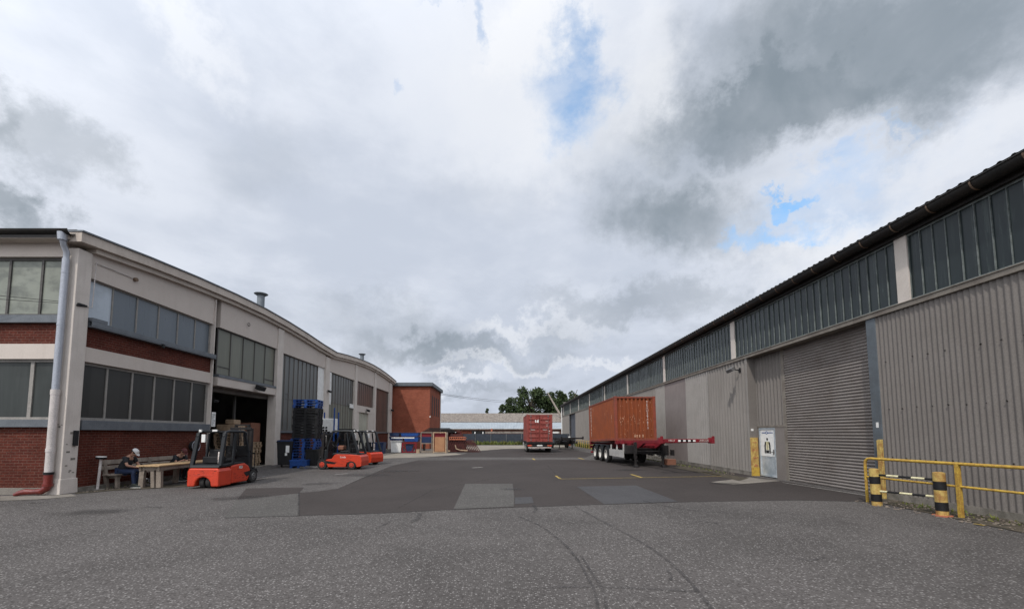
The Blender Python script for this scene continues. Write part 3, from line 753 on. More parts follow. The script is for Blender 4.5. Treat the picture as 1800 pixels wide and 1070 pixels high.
b = MB(); b.cyl((xp, yp, .60), (xp, yp, .67), .115, n=18); b.build('collar', 'black', DP, smooth=True)
b = MB()
b.tube([(xp, yp, .62), (xp, yp, .30), (xp - .02, yp - .02, .2), (xp - .12, yp - .05, .12), (xp - .32, yp - .08, .11), (xp - .48, yp - .12, .12), (xp - .62, yp - .16, .09), (xp - .72, yp - .2, .04)], [.105, .10, .10, .09, .075, .085, .07, .05], 16)
b.cyl((xp, yp, .26), (xp, yp, .34), .118, n=18)
b.build('drain_pipe', 'pipe_red', DP, smooth=True)
# conduit on the facade, cables, bracket
CB = thing('conduit', 'thin pale conduit running up and along the wall near the corner pillar', 'conduit', (XL, 13.0, 4), worldcoords=True)
b = MB(); b.tube([(XL + .02, 12.8, 5.72), (XL + .02, 13.02, 5.75), (XL + .02, 13.03, 6.0), (XL + .02, 13.05, 7.15), (XL - .03, 13.1, 7.22), (XL - .04, 14.45, 7.24)], .013, 6)
b.build('tube', 'pipe_white', CB)
b = MB(); b.cyl((XL - .08, 14.55, 7.22), (XL + .02, 14.55, 7.22), .07, n=12); b.build('outlet_cap', 'gutter_br', CB, smooth=True)
b = MB(); b.box(XL, XL + .05, 12.58, 12.78, 5.7, 5.76); b.cyl((XL + .02, 12.55, 5.68), (XL + .02, 12.85, 5.74), .03, n=8); b.build('bracket', 'black', CB)
for i, (za, xb_, zb_) in enumerate(((5.72, -30, 6.9), (5.75, -30, 7.6))):
    b = MB(); p0 = Vector((XL + .02, 12.58, za)); p1 = Vector((xb_, 9.0, zb_))
    b.tube([p0.lerp(p1, t) + Vector((0, 0, -1.1 * t * (1 - t))) for t in [k / 10 for k in range(11)]], .008, 5)
    tag(b.build('overhead_cable', 'black'), ['lower black cable sagging to the bracket on the corner pillar', 'upper black cable sagging to the bracket on the corner pillar'][i], 'cable', 'cables at the corner pillar')
# black meter box on the pillar side
b = MB(); b.box(XL + .002, XL + .07, 12.75, 12.87, 1.42, 1.88); tag(b.build('switch_box', 'black', bevel=.01), 'slim black box fixed to the side of the corner pillar', 'box')
# small wall lamps / sensors
def wall_lamp(x, y, z, label, s_=1.):
    t = thing('wall_lamp', label, 'lamp', (x, y, z), group='small lamps on the cream workshop')
    b = MB(); b.box(0, .12 * s_, -.02, .02, -.02, .02); b.build('arm', 'black', t)
    b = MB(); b.box(.1 * s_, .3 * s_, -.17 * s_, .17 * s_, -.09 * s_, .06 * s_, Matrix.Rotation(.4, 4, 'Y')); b.build('lamp_head', 'black', t, bevel=.015)
    b = MB(); b.box(.12 * s_, .28 * s_, -.15 * s_, .15 * s_, -.10 * s_, -.092 * s_, Matrix.Rotation(.4, 4, 'Y')); b.build('lens', 'steel_grey', t)
    return t
wall_lamp(XL - .04, 22.1, 4.32, 'black twin lamp on the lintel above the open door', 1.5)
wall_lamp(XL, 18.9, 3.3, 'small black lamp on the pillar left of the open door', .6)
wall_lamp(XL, 31.15, 5.0, 'pale angled lamp on the pillar between the tall windows', .9)
wall_lamp(XL - .02, 40.2, 4.1, 'black lamp over the cream shutter door', 1.2)
wall_lamp(XL, 49.0, 4.6, 'black lamp on the last pillar beside the brick block', 1.2)
b = MB(); b.ring((XL + .0, 21.2, 7.35), .09, .012, 'x', 14, 5); tag(b.build('wall_hook', 'black'), 'small black ring hook high on the wall above the open door', 'hook')
# notices on the pillar by the door
b = MB(); b.box(XL + .001, XL + .006, 18.78, 19.04, 2.1, 2.75)
n_ = tag(b.build('notice', 'white'), 'white notice with blue print on the pillar left of the open door', 'sign')
b = MB()
for k in range(6): b.box(XL + .007, XL + .009, 18.81, 19.01 - .05 * (k % 3), 2.62 - k * .09, 2.655 - k * .09)
b.build('print', 'flash', n_)
b = MB(); b.box(XL - .3, XL + .024, 12.9, 12.96, .85, .92); b.b.free()
# roof vents
def vent(px, X, ztop, r, rc, label):
    Y = X / (XA(px, 1.0)); zb = hL(Y) - .1
    t = thing('roof_vent', label, 'vent', (X, Y, zb), group='roof vents')
    h = ztop - zb
    b = MB(); b.cyl((0, 0, -.1), (0, 0, h - .1), r, n=18); b.cyl((0, 0, 0), (0, 0, .06), r + .05, n=18); b.build('stack', 'vent', t, smooth=True)
    b = MB(); b.cyl((0, 0, h - .16), (0, 0, h - .04), r, rc, n=18); b.cyl((0, 0, h - .04), (0, 0, h), rc, rc * .9, n=18); b.build('cowl', 'vent', t, smooth=True)
vent(448, -14.2, ZA(511, 24.3), .20, .38, 'grey mushroom roof vent above the open door bay, the larger one')
vent(633, -14.2, ZA(620, 42.2), .19, .36, 'grey mushroom roof vent near the brick block, the smaller one')

# ================================================================== BRICK BLOCK
BB = thing('brick_building', 'orange red brick block with grey roof edge and narrow slit windows', 'building', (-12, 54, 0), worldcoords=True)
bx1, by0, by1 = XA(755, 50.6), 50.6, 59.0
b = MB(); b.box(-21, bx1, by0, by1, 0, 7.55); BW = b.build('wall', 'brick_new', BB)
b = MB(); b.box(-21.3, bx1 + .35, by0 - .3, by1 + .3, 7.5, 7.93); b.build('roof', 'steel_blue', BB, bevel=.02)
for k, y in enumerate((52.0, 53.7, 55.4, 57.1)):
    b = MB(); b.box(bx1 - .05, bx1 + .02, y, y + .62, 4.05, 6.5); f = b.build('window', 'black', BB)
    b = MB(); b.box(bx1 + .021, bx1 + .03, y + .08, y + .54, 4.12, 6.42); bmesh.ops.translate(b.b, verts=b.b.verts, vec=-Vector(BB.location)); b.build('pane', 'black', f)
b = MB(); b.box(bx1 - .02, bx1 + .1, by0 - .03, by0 + .07, 3.75, 3.9); b.build('lamp', 'white', BB)
b = MB(); b.cyl((bx1 + .08, by1 - .15, 0), (bx1 + .08, by1 - .15, 7.5), .06); b.build('downpipe', 'white', BB)

# ================================================================== RIGHT HALL
RB = thing('warehouse_building', 'long grey corrugated hall with a dark glazed strip under its eave', 'building', (10.35, 0, 0), -math.atan(.018))
YE = 82.7
def corr(y0, y1, z0, z1, pitch, amp, x=0., n=6):
    b = MB(); N = max(1, round((y1 - y0) / pitch * n)); prev = None
    for i in range(N + 1):
        y = y0 + (y1 - y0) * i / N; xx = x - amp * sin(2 * pi * (y - y0) / pitch)
        c = (b.b.verts.new((xx, y, z0)), b.b.verts.new((xx, y, z1)))
        if prev: b.b.faces.new((prev[0], c[0], c[1], prev[1]))
        prev = c
    return b
def rb(mb, name, m, **k): return mb.build(name, m, RB, **k)
for (a, c, m, p, am) in ((-14, 2.3, 'clad', .13, .016), (2.3, 11.68, 'clad', .13, .016), (18.2, 21.8, 'clad_mid', .26, .05), (21.8, 24.6, 'clad_light', .26, .055), (24.6, 27.9, 'clad_pink', .09, .006), (27.9, 29.6, 'clad_light', .26, .05), (29.6, 66.0, 'clad_mid', .28, .05), (72.5, YE, 'clad_mid', .21, .05)):
    o = rb(corr(a, c, .17, 5.05, p, am), 'wall', m, smooth=True)
b = MB(); rs = random.Random(11)
for z in (1.15, 2.45, 3.75):
    y = -3.
    while y < 11.5:
        if rs.random() < .8: b.cyl((-.022, y + rs.uniform(-.03, .03), z + rs.uniform(-.03, .03)), (-.03, y, z), .014, n=6)
        y += .39
rb(b, 'fixings', 'gutter')
b = MB(); b.box(-.035, .02, 18.14, 18.2, .16, 5.05); b.box(-.03, .02, 21.77, 21.83, .17, 5.05); rb(b, 'cover_strip', 'clad_light')
b = MB(); b.box(-.02, .25, -14, 11.68, 0, .17); b.box(-.02, .25, 18.2, 66, 0, .17); b.box(-.02, .25, 72.5, YE, 0, .17); rb(b, 'plinth', 'plinth')
b = MB(); b.box(.06, .3, -14, 11.6, 0.17, 5.05); b.box(.06, .3, 18.25, 66, .17, 5.05); b.box(.06, .3, 72.5, YE, .17, 5.05); b.box(.3, 20, YE - .2, YE, 0, 8); b.box(19.8, 20, -14, YE - .2, 0, 8); b.box(.3, 19.8, -14.2, -14, 0, 8); rb(b, 'inner_wall', 'interior')
b = MB(); b.box(-.07, .3, -14, YE, 5.05, 5.17); b.box(-.09, .0, -14, YE, 5.173, 5.2); rb(b, 'sill_beam', 'beam', bevel=.006)
COLS = [-6.3, 2.3, 10.75, 19.15, 27.8, 36.5, 45.4, 54.0, 62.6, 71.2, 79.8]
for i, y in enumerate(COLS):
    if y < YE - 1:
        b = MB(); b.box(-.05, .2, y - .17, y + .17, 5.2, 6.93); rb(b, 'pillar', 'pillar')
for y in (6.5, 15.2, 31.9, 49.5, 58.3): pass
for i, y in enumerate(COLS[:-1]):
    ya, yb = y + .17, min(COLS[i + 1] - .17, YE - .05)
    f = MB(); nb = max(2, round((yb - ya) / .31))
    f.box(-.02, .05, ya, yb, 5.2, 5.24); f.box(-.02, .05, ya, yb, 6.88, 6.93)
    for k in range(nb + 1):
        yy = ya + (yb - ya) * k / nb; wd = .006 if k % 9 else .012
        f.box(-.015 - .01 * (k % 9 == 0), .03, max(yy - wd, ya), min(yy + wd, yb), 5.24, 6.88)
    fo = f.build('window', 'bar', RB)
    q = MB()
    for k in range(nb):
        a_ = ya + (yb - ya) * k / nb; b_ = ya + (yb - ya) * (k + 1) / nb; t_ = random.uniform(-.006, .006)
        q.quad((.015 + t_, a_, 5.2), (.015 - t_, b_, 5.2), (.015 - t_ + random.uniform(-.004, .004), b_, 6.93), (.015 + t_, a_, 6.93))
    q.build('pane', 'glass_right', fo)
b = MB(); b.box(.05, .3, -14, YE, 5.2, 6.93); rb(b, 'inner_wall', 'interior')
# open vent sash
b = MB(); mx = Matrix.Translation((-.02, 23.3, 6.75)) @ Matrix.Rotation(radians(-16), 4, 'Y')
for bx in ((-.02, .02, 0, .04, -.85, 0), (-.02, .02, 1.1, 1.14, -.85, 0), (-.02, .02, .04, 1.1, -.85, -.80), (-.02, .02, .04, 1.1, -.04, 0)): b.box(*bx, mx)
so_ = rb(b, 'vent_sash', 'bar')
b = MB(); b.box(-.005, .005, .04, 1.1, -.8, -.04, mx); b.build('pane', 'glass_up', so_)
# recess with person door, roller door
RX = .33
b = MB(); b.box(-.02, RX + .05, 18.12, 18.199, 0, 5.05); rb(b, 'reveal', 'clad')
rb(corr(16.35, 18.12, 2.12, 5.05, .22, .045, RX), 'wall', 'clad', smooth=True)
b = MB(); b.box(RX - .03, RX + .1, 16.2, 16.36, 0, 5.05); b.box(RX - .04, RX + .1, 16.2, 18.12, 2.04, 2.12); b.box(RX - .03, RX + .1, 18.0, 18.12, 0, 2.04); b.box(RX - .03, RX + .1, 16.36, 16.95, 0, 2.04) if False else None
rb(b, 'door_frame', 'beam')
PD = thing  # (name kept short below)
b = MB(); b.box(RX - .02, RX + .04, 16.93, 18.0, .03, 2.02); b.box(RX - .05, RX - .02, 16.93, 16.99, .03, 2.02); b.box(RX - .05, RX - .02, 17.94, 18.0, .03, 2.02); b.box(RX - .05, RX - .02, 16.99, 17.94, 1.96, 2.02); b.box(RX - .05, RX - .02, 16.99, 17.94, .03, .1)
door = rb(b, 'door', mat('galvanised_door', (.46, .50, .53), (.26, .31, .35), .35, .25, scale=2.2, amt=.9))
b = MB(); b.box(RX - .03, RX + .06, 16.36, 16.93, 0, 2.04); rb(b, 'door_side_panel', 'shutter')
b = MB(); b.box(RX - .027, RX - .022, 17.0, 17.93, .86, 1.95); b.build('sign_board', 'white', door)
b = MB()
b.cyl((RX - .03, 17.47, 1.56), (RX - .034, 17.47, 1.56), .055, n=18)
for s_ in (-1, 1): b.prism([(17.47 + s_ * .085, 1.46), (17.47 + s_ * .16, 1.44), (17.47 + s_ * .20, 1.30), (17.47 + s_ * .20, .98), (17.47 + s_ * .13, .98), (17.47 + s_ * .115, 1.3), (17.47 + s_ * .085, 1.38)], RX - .034, RX - .03)
b.box(RX - .034, RX - .03, 17.37, 17.57, .99, 1.10); b.box(RX - .033, RX - .03, 17.461, 17.479, 1.12, 1.47)
b.build('pictogram', 'black', door)
b = MB()
for s_ in (-1, 1): b.prism([(17.47 + s_ * .014, 1.47), (17.47 + s_ * .075, 1.46), (17.47 + s_ * .08, 1.38), (17.47 + s_ * .09, 1.12), (17.47 + s_ * .014, 1.12)], RX - .034, RX - .03)
b.build('safety_vest_mark', 'pale_yellow', door)
b = MB()
for k in range(12):
    if k != 6: b.box(RX - .034, RX - .03, 17.08 + k * .063, 17.12 + k * .063, 1.80, 1.845)
b.ring((RX - .032, 17.49, 1.83), .055, .008, 'x', 16, 4)
b.build('sign_lettering', 'blue_pl', door)
b = MB(); b.cyl((RX - .05, 17.05, 1.05), (RX - .11, 17.05, 1.05), .014); b.cyl((RX - .11, 17.05, 1.05), (RX - .11, 17.17, 1.05), .012); b.box(RX - .055, RX - .05, 17.02, 17.08, .95, 1.15); b.build('handle', 'steel_grey', door)
b = MB()
n = 50; pz = (5.0 - .02) / n
for i in range(n):
    z = .02 + i * pz
    b.prism([(RX, z), (RX - .028, z + pz * .35), (RX - .028, z + pz * .6), (RX, z + pz * .93), (RX, z + pz)], 12.0, 16.2, 'y')
b.box(RX + .001, RX + .03, 12.0, 16.2, .0, 5.05)
rb(b, 'roller_door', 'shutter')
b = MB(); b.box(-.03, RX + .1, 11.68, 11.99, 0, 5.05); rb(b, 'steel_column', 'steel_blue', bevel=.01)
b = MB(); b.box(RX + .1, RX + .4, 11.7, 18.2, 0, 5.05); rb(b, 'inner_wall', 'interior')
b = MB(); b.box(-.12, -.04, 11.66, 11.76, .0, 1.62); b.box(-.12, -.03, 11.762, 11.79, 0, 1.60) ; o = rb(b, 'door_guard', 'yellow_lt', bevel=.01)
b = MB(); b.box(-.036, -.031, 11.78, 11.86, 1.95, 2.1); rb(b, 'notice', 'white')
b = MB(); b.box(-.04, RX - .06, 18.06, 18.118, 0, 1.62); gp = rb(b, 'yellow_guard_plate', 'yellow_lt', bevel=.008)
b = MB(); b.box(-.045, RX - .055, 18.05, 18.06, 0, .36); b.build('lower_band', 'yellow', gp)
for k, ch in enumerate('4321'):
    text(ch, .26, 'rust_or', gp, (.12, 18.053, .45 + k * .32), (radians(90), radians(90), 0))
b = MB(); b.box(.02, .12, 18.1, 18.117, 1.9, 2.0); rb(b, 'push_button', 'white')
# far blue door
b = MB()
for i in range(40): b.prism([(.25, .02 + i * .125), (.22, .08 + i * .125), (.25, .14 + i * .125)], 66.0, 72.5, 'y')
b.box(.25, .3, 66, 72.5, 0, 5.05); rb(b, 'roller_door', 'shutter_blue')
b = MB(); b.box(-.03, .3, 65.9, 66.0, 0, 5.05); b.box(-.03, .3, 72.5, 72.6, 0, 5.05); rb(b, 'reveal', 'steel_blue')
b = MB(); b.box(-.14, .2, YE, YE + .2, 0, 7.0); b.box(-.12, -.04, YE - .5, YE, 0, 6.9); rb(b, 'corner_post', 'white')
# eave: soffit, gutter with brackets, roof sheet
b = MB(); b.box(-.12, .4, -14, YE, 6.93, 7.12); rb(b, 'eave_board', 'gutter')
b = MB()
prof = [(-.27 + .17 * cos(a), 7.20 + .19 * sin(a)) for a in [pi + pi * i / 10 for i in range(11)]]
for (a, c) in zip(prof, prof[1:]): b.quad((a[0], -14, a[1]), (a[0], YE + .1, a[1]), (c[0], YE + .1, c[1]), (c[0], -14, c[1]))
b.cyl((-.44, -14, 7.2), (-.44, YE + .1, 7.2), .02, n=6)
gt = rb(b, 'gutter', 'gutter', smooth=True)
y = 2.0
while y < YE:
    b = MB()
    for (a, c) in zip(prof, prof[1:]):
        b.quad((a[0] + (a[0] + .27) * .06, y, a[1] - .008), (a[0] + (a[0] + .27) * .06, y + .04, a[1] - .008), (c[0] + (c[0] + .27) * .06, y + .04, c[1] - .008), (c[0] + (c[0] + .27) * .06, y, c[1] - .008))
    y += .95
    b.build('gutter_bracket', 'gutter_br', gt)
b = MB(); yy = -14.; prev = None
while yy < YE + .2:
    for (dy_, dz_) in ((0, 0), (.15, 0), (.18, .026), (.22, .026), (.25, 0)):
        c = (b.b.verts.new((-.34, yy + dy_, 7.30 + dz_)), b.b.verts.new((10, yy + dy_, 9.0 + dz_)), b.b.verts.new((20.3, yy + dy_, 7.30 + dz_)))
        if prev: b.b.faces.new((prev[0], c[0], c[1], prev[1])); b.b.faces.new((prev[1], c[1], c[2], prev[2]))
        prev = c
    yy += .25
rb(b, 'roof', 'roofing')
b = MB(); b.quad((-.33, -14, 7.24), (-.33, YE, 7.24), (10, YE, 8.94), (10, -14, 8.94)); b.quad((20, -14, 7.24), (20, YE, 7.24), (10, YE, 8.94), (10, -14, 8.94)); rb(b, 'roof_underside', 'interior')
# small roof pipes near the far end
def rp(y, x, z): return RB.matrix_world @ Vector((x, y, z))
RM = Matrix.Translation(RB.location) @ Matrix.Rotation(RB.rotation_euler.z, 4, 'Z')
for i, (y, h) in enumerate(((45.3, .5), )):
    b = MB(); b.cyl((-.2, y + .3, 5.2), (-.2, y + .3, 7.05), .05); rb(b, 'downpipe', 'flash')
# floodlight
p = RM @ Vector((-.02, 18.75, 4.62))
FL = thing('floodlight', 'grey floodlight on a short arm high on the corrugated hall wall', 'lamp', p, RB.rotation_euler.z)
b = MB(); b.bar((.0, 0, 0), (-.32, -.05, .03), .04, .04); b.box(-.02, .03, -.07, .07, -.1, .1); b.build('arm', 'black', FL)
mx = Matrix.Translation((-.42, -.08, 0)) @ Matrix.Rotation(radians(-35), 4, 'Y') @ Matrix.Rotation(radians(20), 4, 'Z')
b = MB(); b.box(-.12, .12, -.17, .17, -.06, .09, mx); b.build('housing', 'steel_grey', FL, bevel=.02)
b = MB(); b.box(-.11, .11, -.15, .15, -.072, -.061, mx); b.build('glass', 'white', FL)
# ================================================================== YELLOW RAIL AND BARRIER
RL = thing('handrail', 'yellow tubular handrail with one mid rail along the corrugated hall', 'railing', (9.72, 8.9, 0), worldcoords=True)
A = G(1525, 882); B_ = G(1690, 910); dr = (B_ - A).normalized()
C_ = B_ + dr * 2.35; D_ = B_ + dr * 5.5
H1, H2, r_ = 1.14, .66, .034
b = MB(); b.tube([A + Vector((0, 0, 0)), A + Vector((0, 0, H1 - .14)), A + dr * .02 + Vector((0, 0, H1 - .06)), A + dr * .08 + Vector((0, 0, H1 - .01)), A + dr * .16 + Vector((0, 0, H1)), B_ + Vector((0, 0, H1)), D_ + Vector((0, 0, H1))], r_, 12)
b.build('top_rail', 'yellow', RL, smooth=True)
b = MB(); b.tube([A + Vector((0, 0, H2)), D_ + Vector((0, 0, H2))], .026, 10); b.build('mid_rail', 'yellow', RL, smooth=True)
for q in (B_, C_, D_):
    b = MB(); b.box(q.x - .038, q.x + .038, q.y - .038, q.y + .038, 0, H1 - .01); b.build('post', 'yellow', RL, bevel=.008)
BR = thing('striped_barrier', 'low barrier of two yellow and black posts joined by black and white striped bars', 'barrier', (9.3, 9.7, 0), worldcoords=True)
P1, P2 = G(1542, 888), G(1657, 906)
for P_, ln, h in ((P1, Vector((-.025, .0, 0)), .9), (P2, Vector((-.015, .0, 0)), .93)):
    def at_(t): return P_ + ln * t + Vector((0, 0, h * t))
    b = MB(); b.cyl(at_(0), at_(1), .105, n=20); b.cyl(at_(1), at_(1) + Vector((0, 0, .015)), .10, .06, n=20); po = b.build('post', 'yellow_lt', BR, smooth=True)
    for t0, t1 in ((.12, .32), (.60, .80)):
        b = MB(); b.cyl(at_(t0), at_(t1), .1075, n=20, cap=False); bmesh.ops.translate(b.b, verts=b.b.verts, vec=-Vector(BR.location)); b.build('black_band', 'black', po, smooth=True)
b = MB(); b.cyl(P2 + Vector((-.03, -.03, 0)), P2 + Vector((-.03, -.03, .02)), .17, n=16); b.build('foot_plate', 'rust_or', BR)
def stripes(p, q, n, ms, r):
    for k in range(n):
        a, c = p.lerp(q, k / n), p.lerp(q, (k + 1) / n)
        b = MB(); b.cyl(a, c, r, n=10); o = b.build('striped_bar_segment', ms[k % 2], BR, smooth=True)
stripes(P1 + Vector((0, 0, .76)), P2 + Vector((-.01, 0, .77)), 5, ('black', 'pale_yellow'), .026)
stripes(P1 + Vector((-.0, 0, .36)), P2 + Vector((-.01, 0, .40)), 5, ('pale_yellow', 'black'), .026)
b = MB(); p0 = G(1562, 874); p1 = G(1605, 883); b.bar(p0 + Vector((.1, 0, .05)), p1 + Vector((.1, 0, .04)), .1, .06); b.bar(p0 + Vector((.22, -.1, .04)), p1 + Vector((.16, .2, .10)), .04, .04); b.bar(p1 + Vector((-.1, .3, .03)), p1 + Vector((.15, -.05, .03)), .05, .05)
tag(b.build('scrap_bar', 'steel_grey'), 'grey scrap metal bars lying on the ground behind the striped barrier', 'scrap metal')

# ================================================================== CONTAINERS AND TRAILERS
def container(name, label, loc, rot, mside, mframe, doors):
    t = thing(name, label, 'container', loc, rot[2]); t.rotation_euler = rot
    W, L, H = 1.219, 6.06, 2.591
    b = MB()
    for sx in (-1, 1):
        prev = None; y = .12; x = sx * (W - .012)
        while y < L - .12 - .24:
            for dy_, d in ((0, 0), (.07, 0), (.11, .036), (.18, .036), (.22, 0)):
                c = (b.b.verts.new((x - sx * d, y + dy_, .15)), b.b.verts.new((x - sx * d, y + dy_, H - .1)))
                if prev: b.b.faces.new((prev[0], c[0], c[1], prev[1]))
                prev = c
            y += .26
        c = (b.b.verts.new((x, L - .1, .15)), b.b.verts.new((x, L - .1, H - .1))); b.b.faces.new((prev[0], c[0], c[1], prev[1]))
    b.build('side_panel', mside, t)
    b = MB(); b.box(-W + .05, W - .05, .1, L - .1, H - .06, H - .035); b.build('roof', mside, t)
    b = MB()
    for sx in (-1, 1):
        for y0, y1 in ((0, .16), (L - .14, L)): b.box(sx * W, sx * (W - .15), y0, y1, .12, H - .12)
        b.box(sx * W, sx * (W - .06), .16, L - .14, 0.01, .15); b.box(sx * W, sx * (W - .06), .16, L - .14, H - .10, H - .02)
    for y0, y1 in ((0, .1), (L - .1, L)): b.box(-W + .15, W - .15, y0, y1, 0.01, .14); b.box(-W + .15, W - .15, y0, y1, H - .11, H - .02)
    b.build('frame', mframe, t, bevel=.008)
    b = MB()
    for sx in (-1, 1):
        for y0 in (0, L - .178):
            for z0 in (0, H - .118): b.box(sx * (W + .003), sx * (W - .16), y0 - .003, y0 + .181, z0, z0 + .12)
    b.build('corner_casting', mframe, t, bevel=.006)
    # blind end, deep corrugation
    b = MB(); prev = None; x = -W + .15; yf = L - .03
    n = 9; p = (2 * W - .3) / n
    for k in range(n):
        for f, d in ((0, 0), (.42, 0), (.52, .075), (.9, .075), (1.0, 0)):
            c = (b.b.verts.new((x + f * p, yf - d, .13)), b.b.verts.new((x + f * p, yf - d, H - .1)))
            if prev: b.b.faces.new((prev[0], c[0], c[1], prev[1]))
            prev = c
        x += p
    b.build('end_panel', mside, t)
    return t, W, L, H
tilt = .03
rzA = pi + .042
CA, W_, L_, H_ = container('shipping_container', 'rust orange container with white code letters, on the trailer beside the corrugated wall', (7.56, 30.6, 1.2), (tilt, 0, rzA), 'cont', 'cont_dk', False)
# white marks: vertical letters on the end and on the side, scratches
for k, ch in enumerate('TEXU294613'):
    text(ch, .19, 'marking', CA, (-.72, L_ - .026, H_ - .36 - k * .165), (radians(90), 0, pi))
for k, ch in enumerate('TEX'):
    text(ch, .40, 'marking', CA, (W_ + .004, .62, H_ - .38 - k * .24), (radians(90), 0, radians(90)))
for k, ch in enumerate('U29461'):
    text(ch, .30, 'marking', CA, (W_ + .004, .62, H_ - 1.12 - k * .21), (radians(90), 0, radians(90)))
b = MB()
rs = random.Random(3)
for i in range(70):
    x = rs.uniform(-1.0, 1.0); z = rs.choice([rs.uniform(.2, 2.3), rs.uniform(.9, 1.3)]); s_ = rs.uniform(.01, .025)
    b.box(x, x + s_, L_ - .029, L_ - .026, z, z + s_ * rs.uniform(1, 5))
for x in (-.1, -.25, .02, -.45):
    b.box(x, x + .07, L_ - .029, L_ - .026, .2, .2 + rs.uniform(.1, .2))
for i in range(6):
    y = rs.uniform(.6, 5.6); z = rs.uniform(.3, 2.3); b.box(W_ - .01, W_ - .008, y, y + .03, z, z + rs.uniform(.05, .2))
b.box(W_ - .01, W_ - .006, 5.35, 5.42, 1.3, 1.55)
b.build('scratches', 'rust_spot', CA)

CBn, _, _, _ = container('shipping_container', 'weathered red container seen from its door end, standing in the middle of the yard', (XA(948.5, 40), 40.0, 1.02), (0, 0, 0), 'cont2', 'cont2', True)
for sx in (-1, 1):
    b = MB(); x0, x1 = sorted((sx * .02, sx * 1.07))
    b.box(x0, x1, .02, .06, .14, H_ - .12)
    for k in range(5):
        z = .36 + k * .42
        b.prism([(.02, z), (-.03, z + .05), (-.03, z + .2), (.02, z + .24)], x0 + .08, x1 - .08)
    dr_ = b.build('door', 'cont2', CBn)
    for xx in (sx * .30, sx * .82):
        b = MB(); b.cyl((xx, -.03, .08), (xx, -.03, H_ - .06), .02, n=8); b.box(xx - .05, xx + .05, -.04, .02, .12, .2); b.box(xx - .05, xx + .05, -.04, .02, H_ - .2, H_ - .12); b.box(xx - .03, xx + .03, -.04, .02, 1.2, 1.25)
        b.build('locking_bar', 'steel_grey' if abs(xx) > .5 else 'cont2', dr_)
    b = MB(); b.box(min(sx * .3, sx * .82), max(sx * .3, sx * .82) - .12, -.06, -.045, 1.12, 1.16); b.build('handle', 'marking', dr_)
b = MB(); b.box(-.42, -.08, -.02, -.012, 1.78, 2.14); b.build('placard', 'white', CBn)
b = MB(); b.prism([(-.25, 2.1), (-.20, 2.03), (-.25, 1.96), (-.30, 2.03)], -.024, -.021, 'y'); b.build('placard_mark', 'cont2', CBn)
for k, (tx, x, z, s_) in enumerate((('294613 5', .56, 2.12, .13), ('22G1', .72, 1.94, .13), ('30480', .72, 1.62, .09), ('2200', .72, 1.48, .09), ('28280', .72, 1.36, .09), ('TEXU', .3, 2.12, .13), )):
    if k in (0, 1, 2, 3, 4): text(tx, s_, 'marking', CBn, (x, -.016, z), (radians(90), 0, 0))
b = MB(); b.box(-.78, -.62, -.018, -.013, 2.08, 2.18); b.box(.86, .98, -.018, -.013, .78, 1.06); b.box(.92, .98, -.018, -.013, .42, .5); b.build('label_plate', 'marking', CBn)

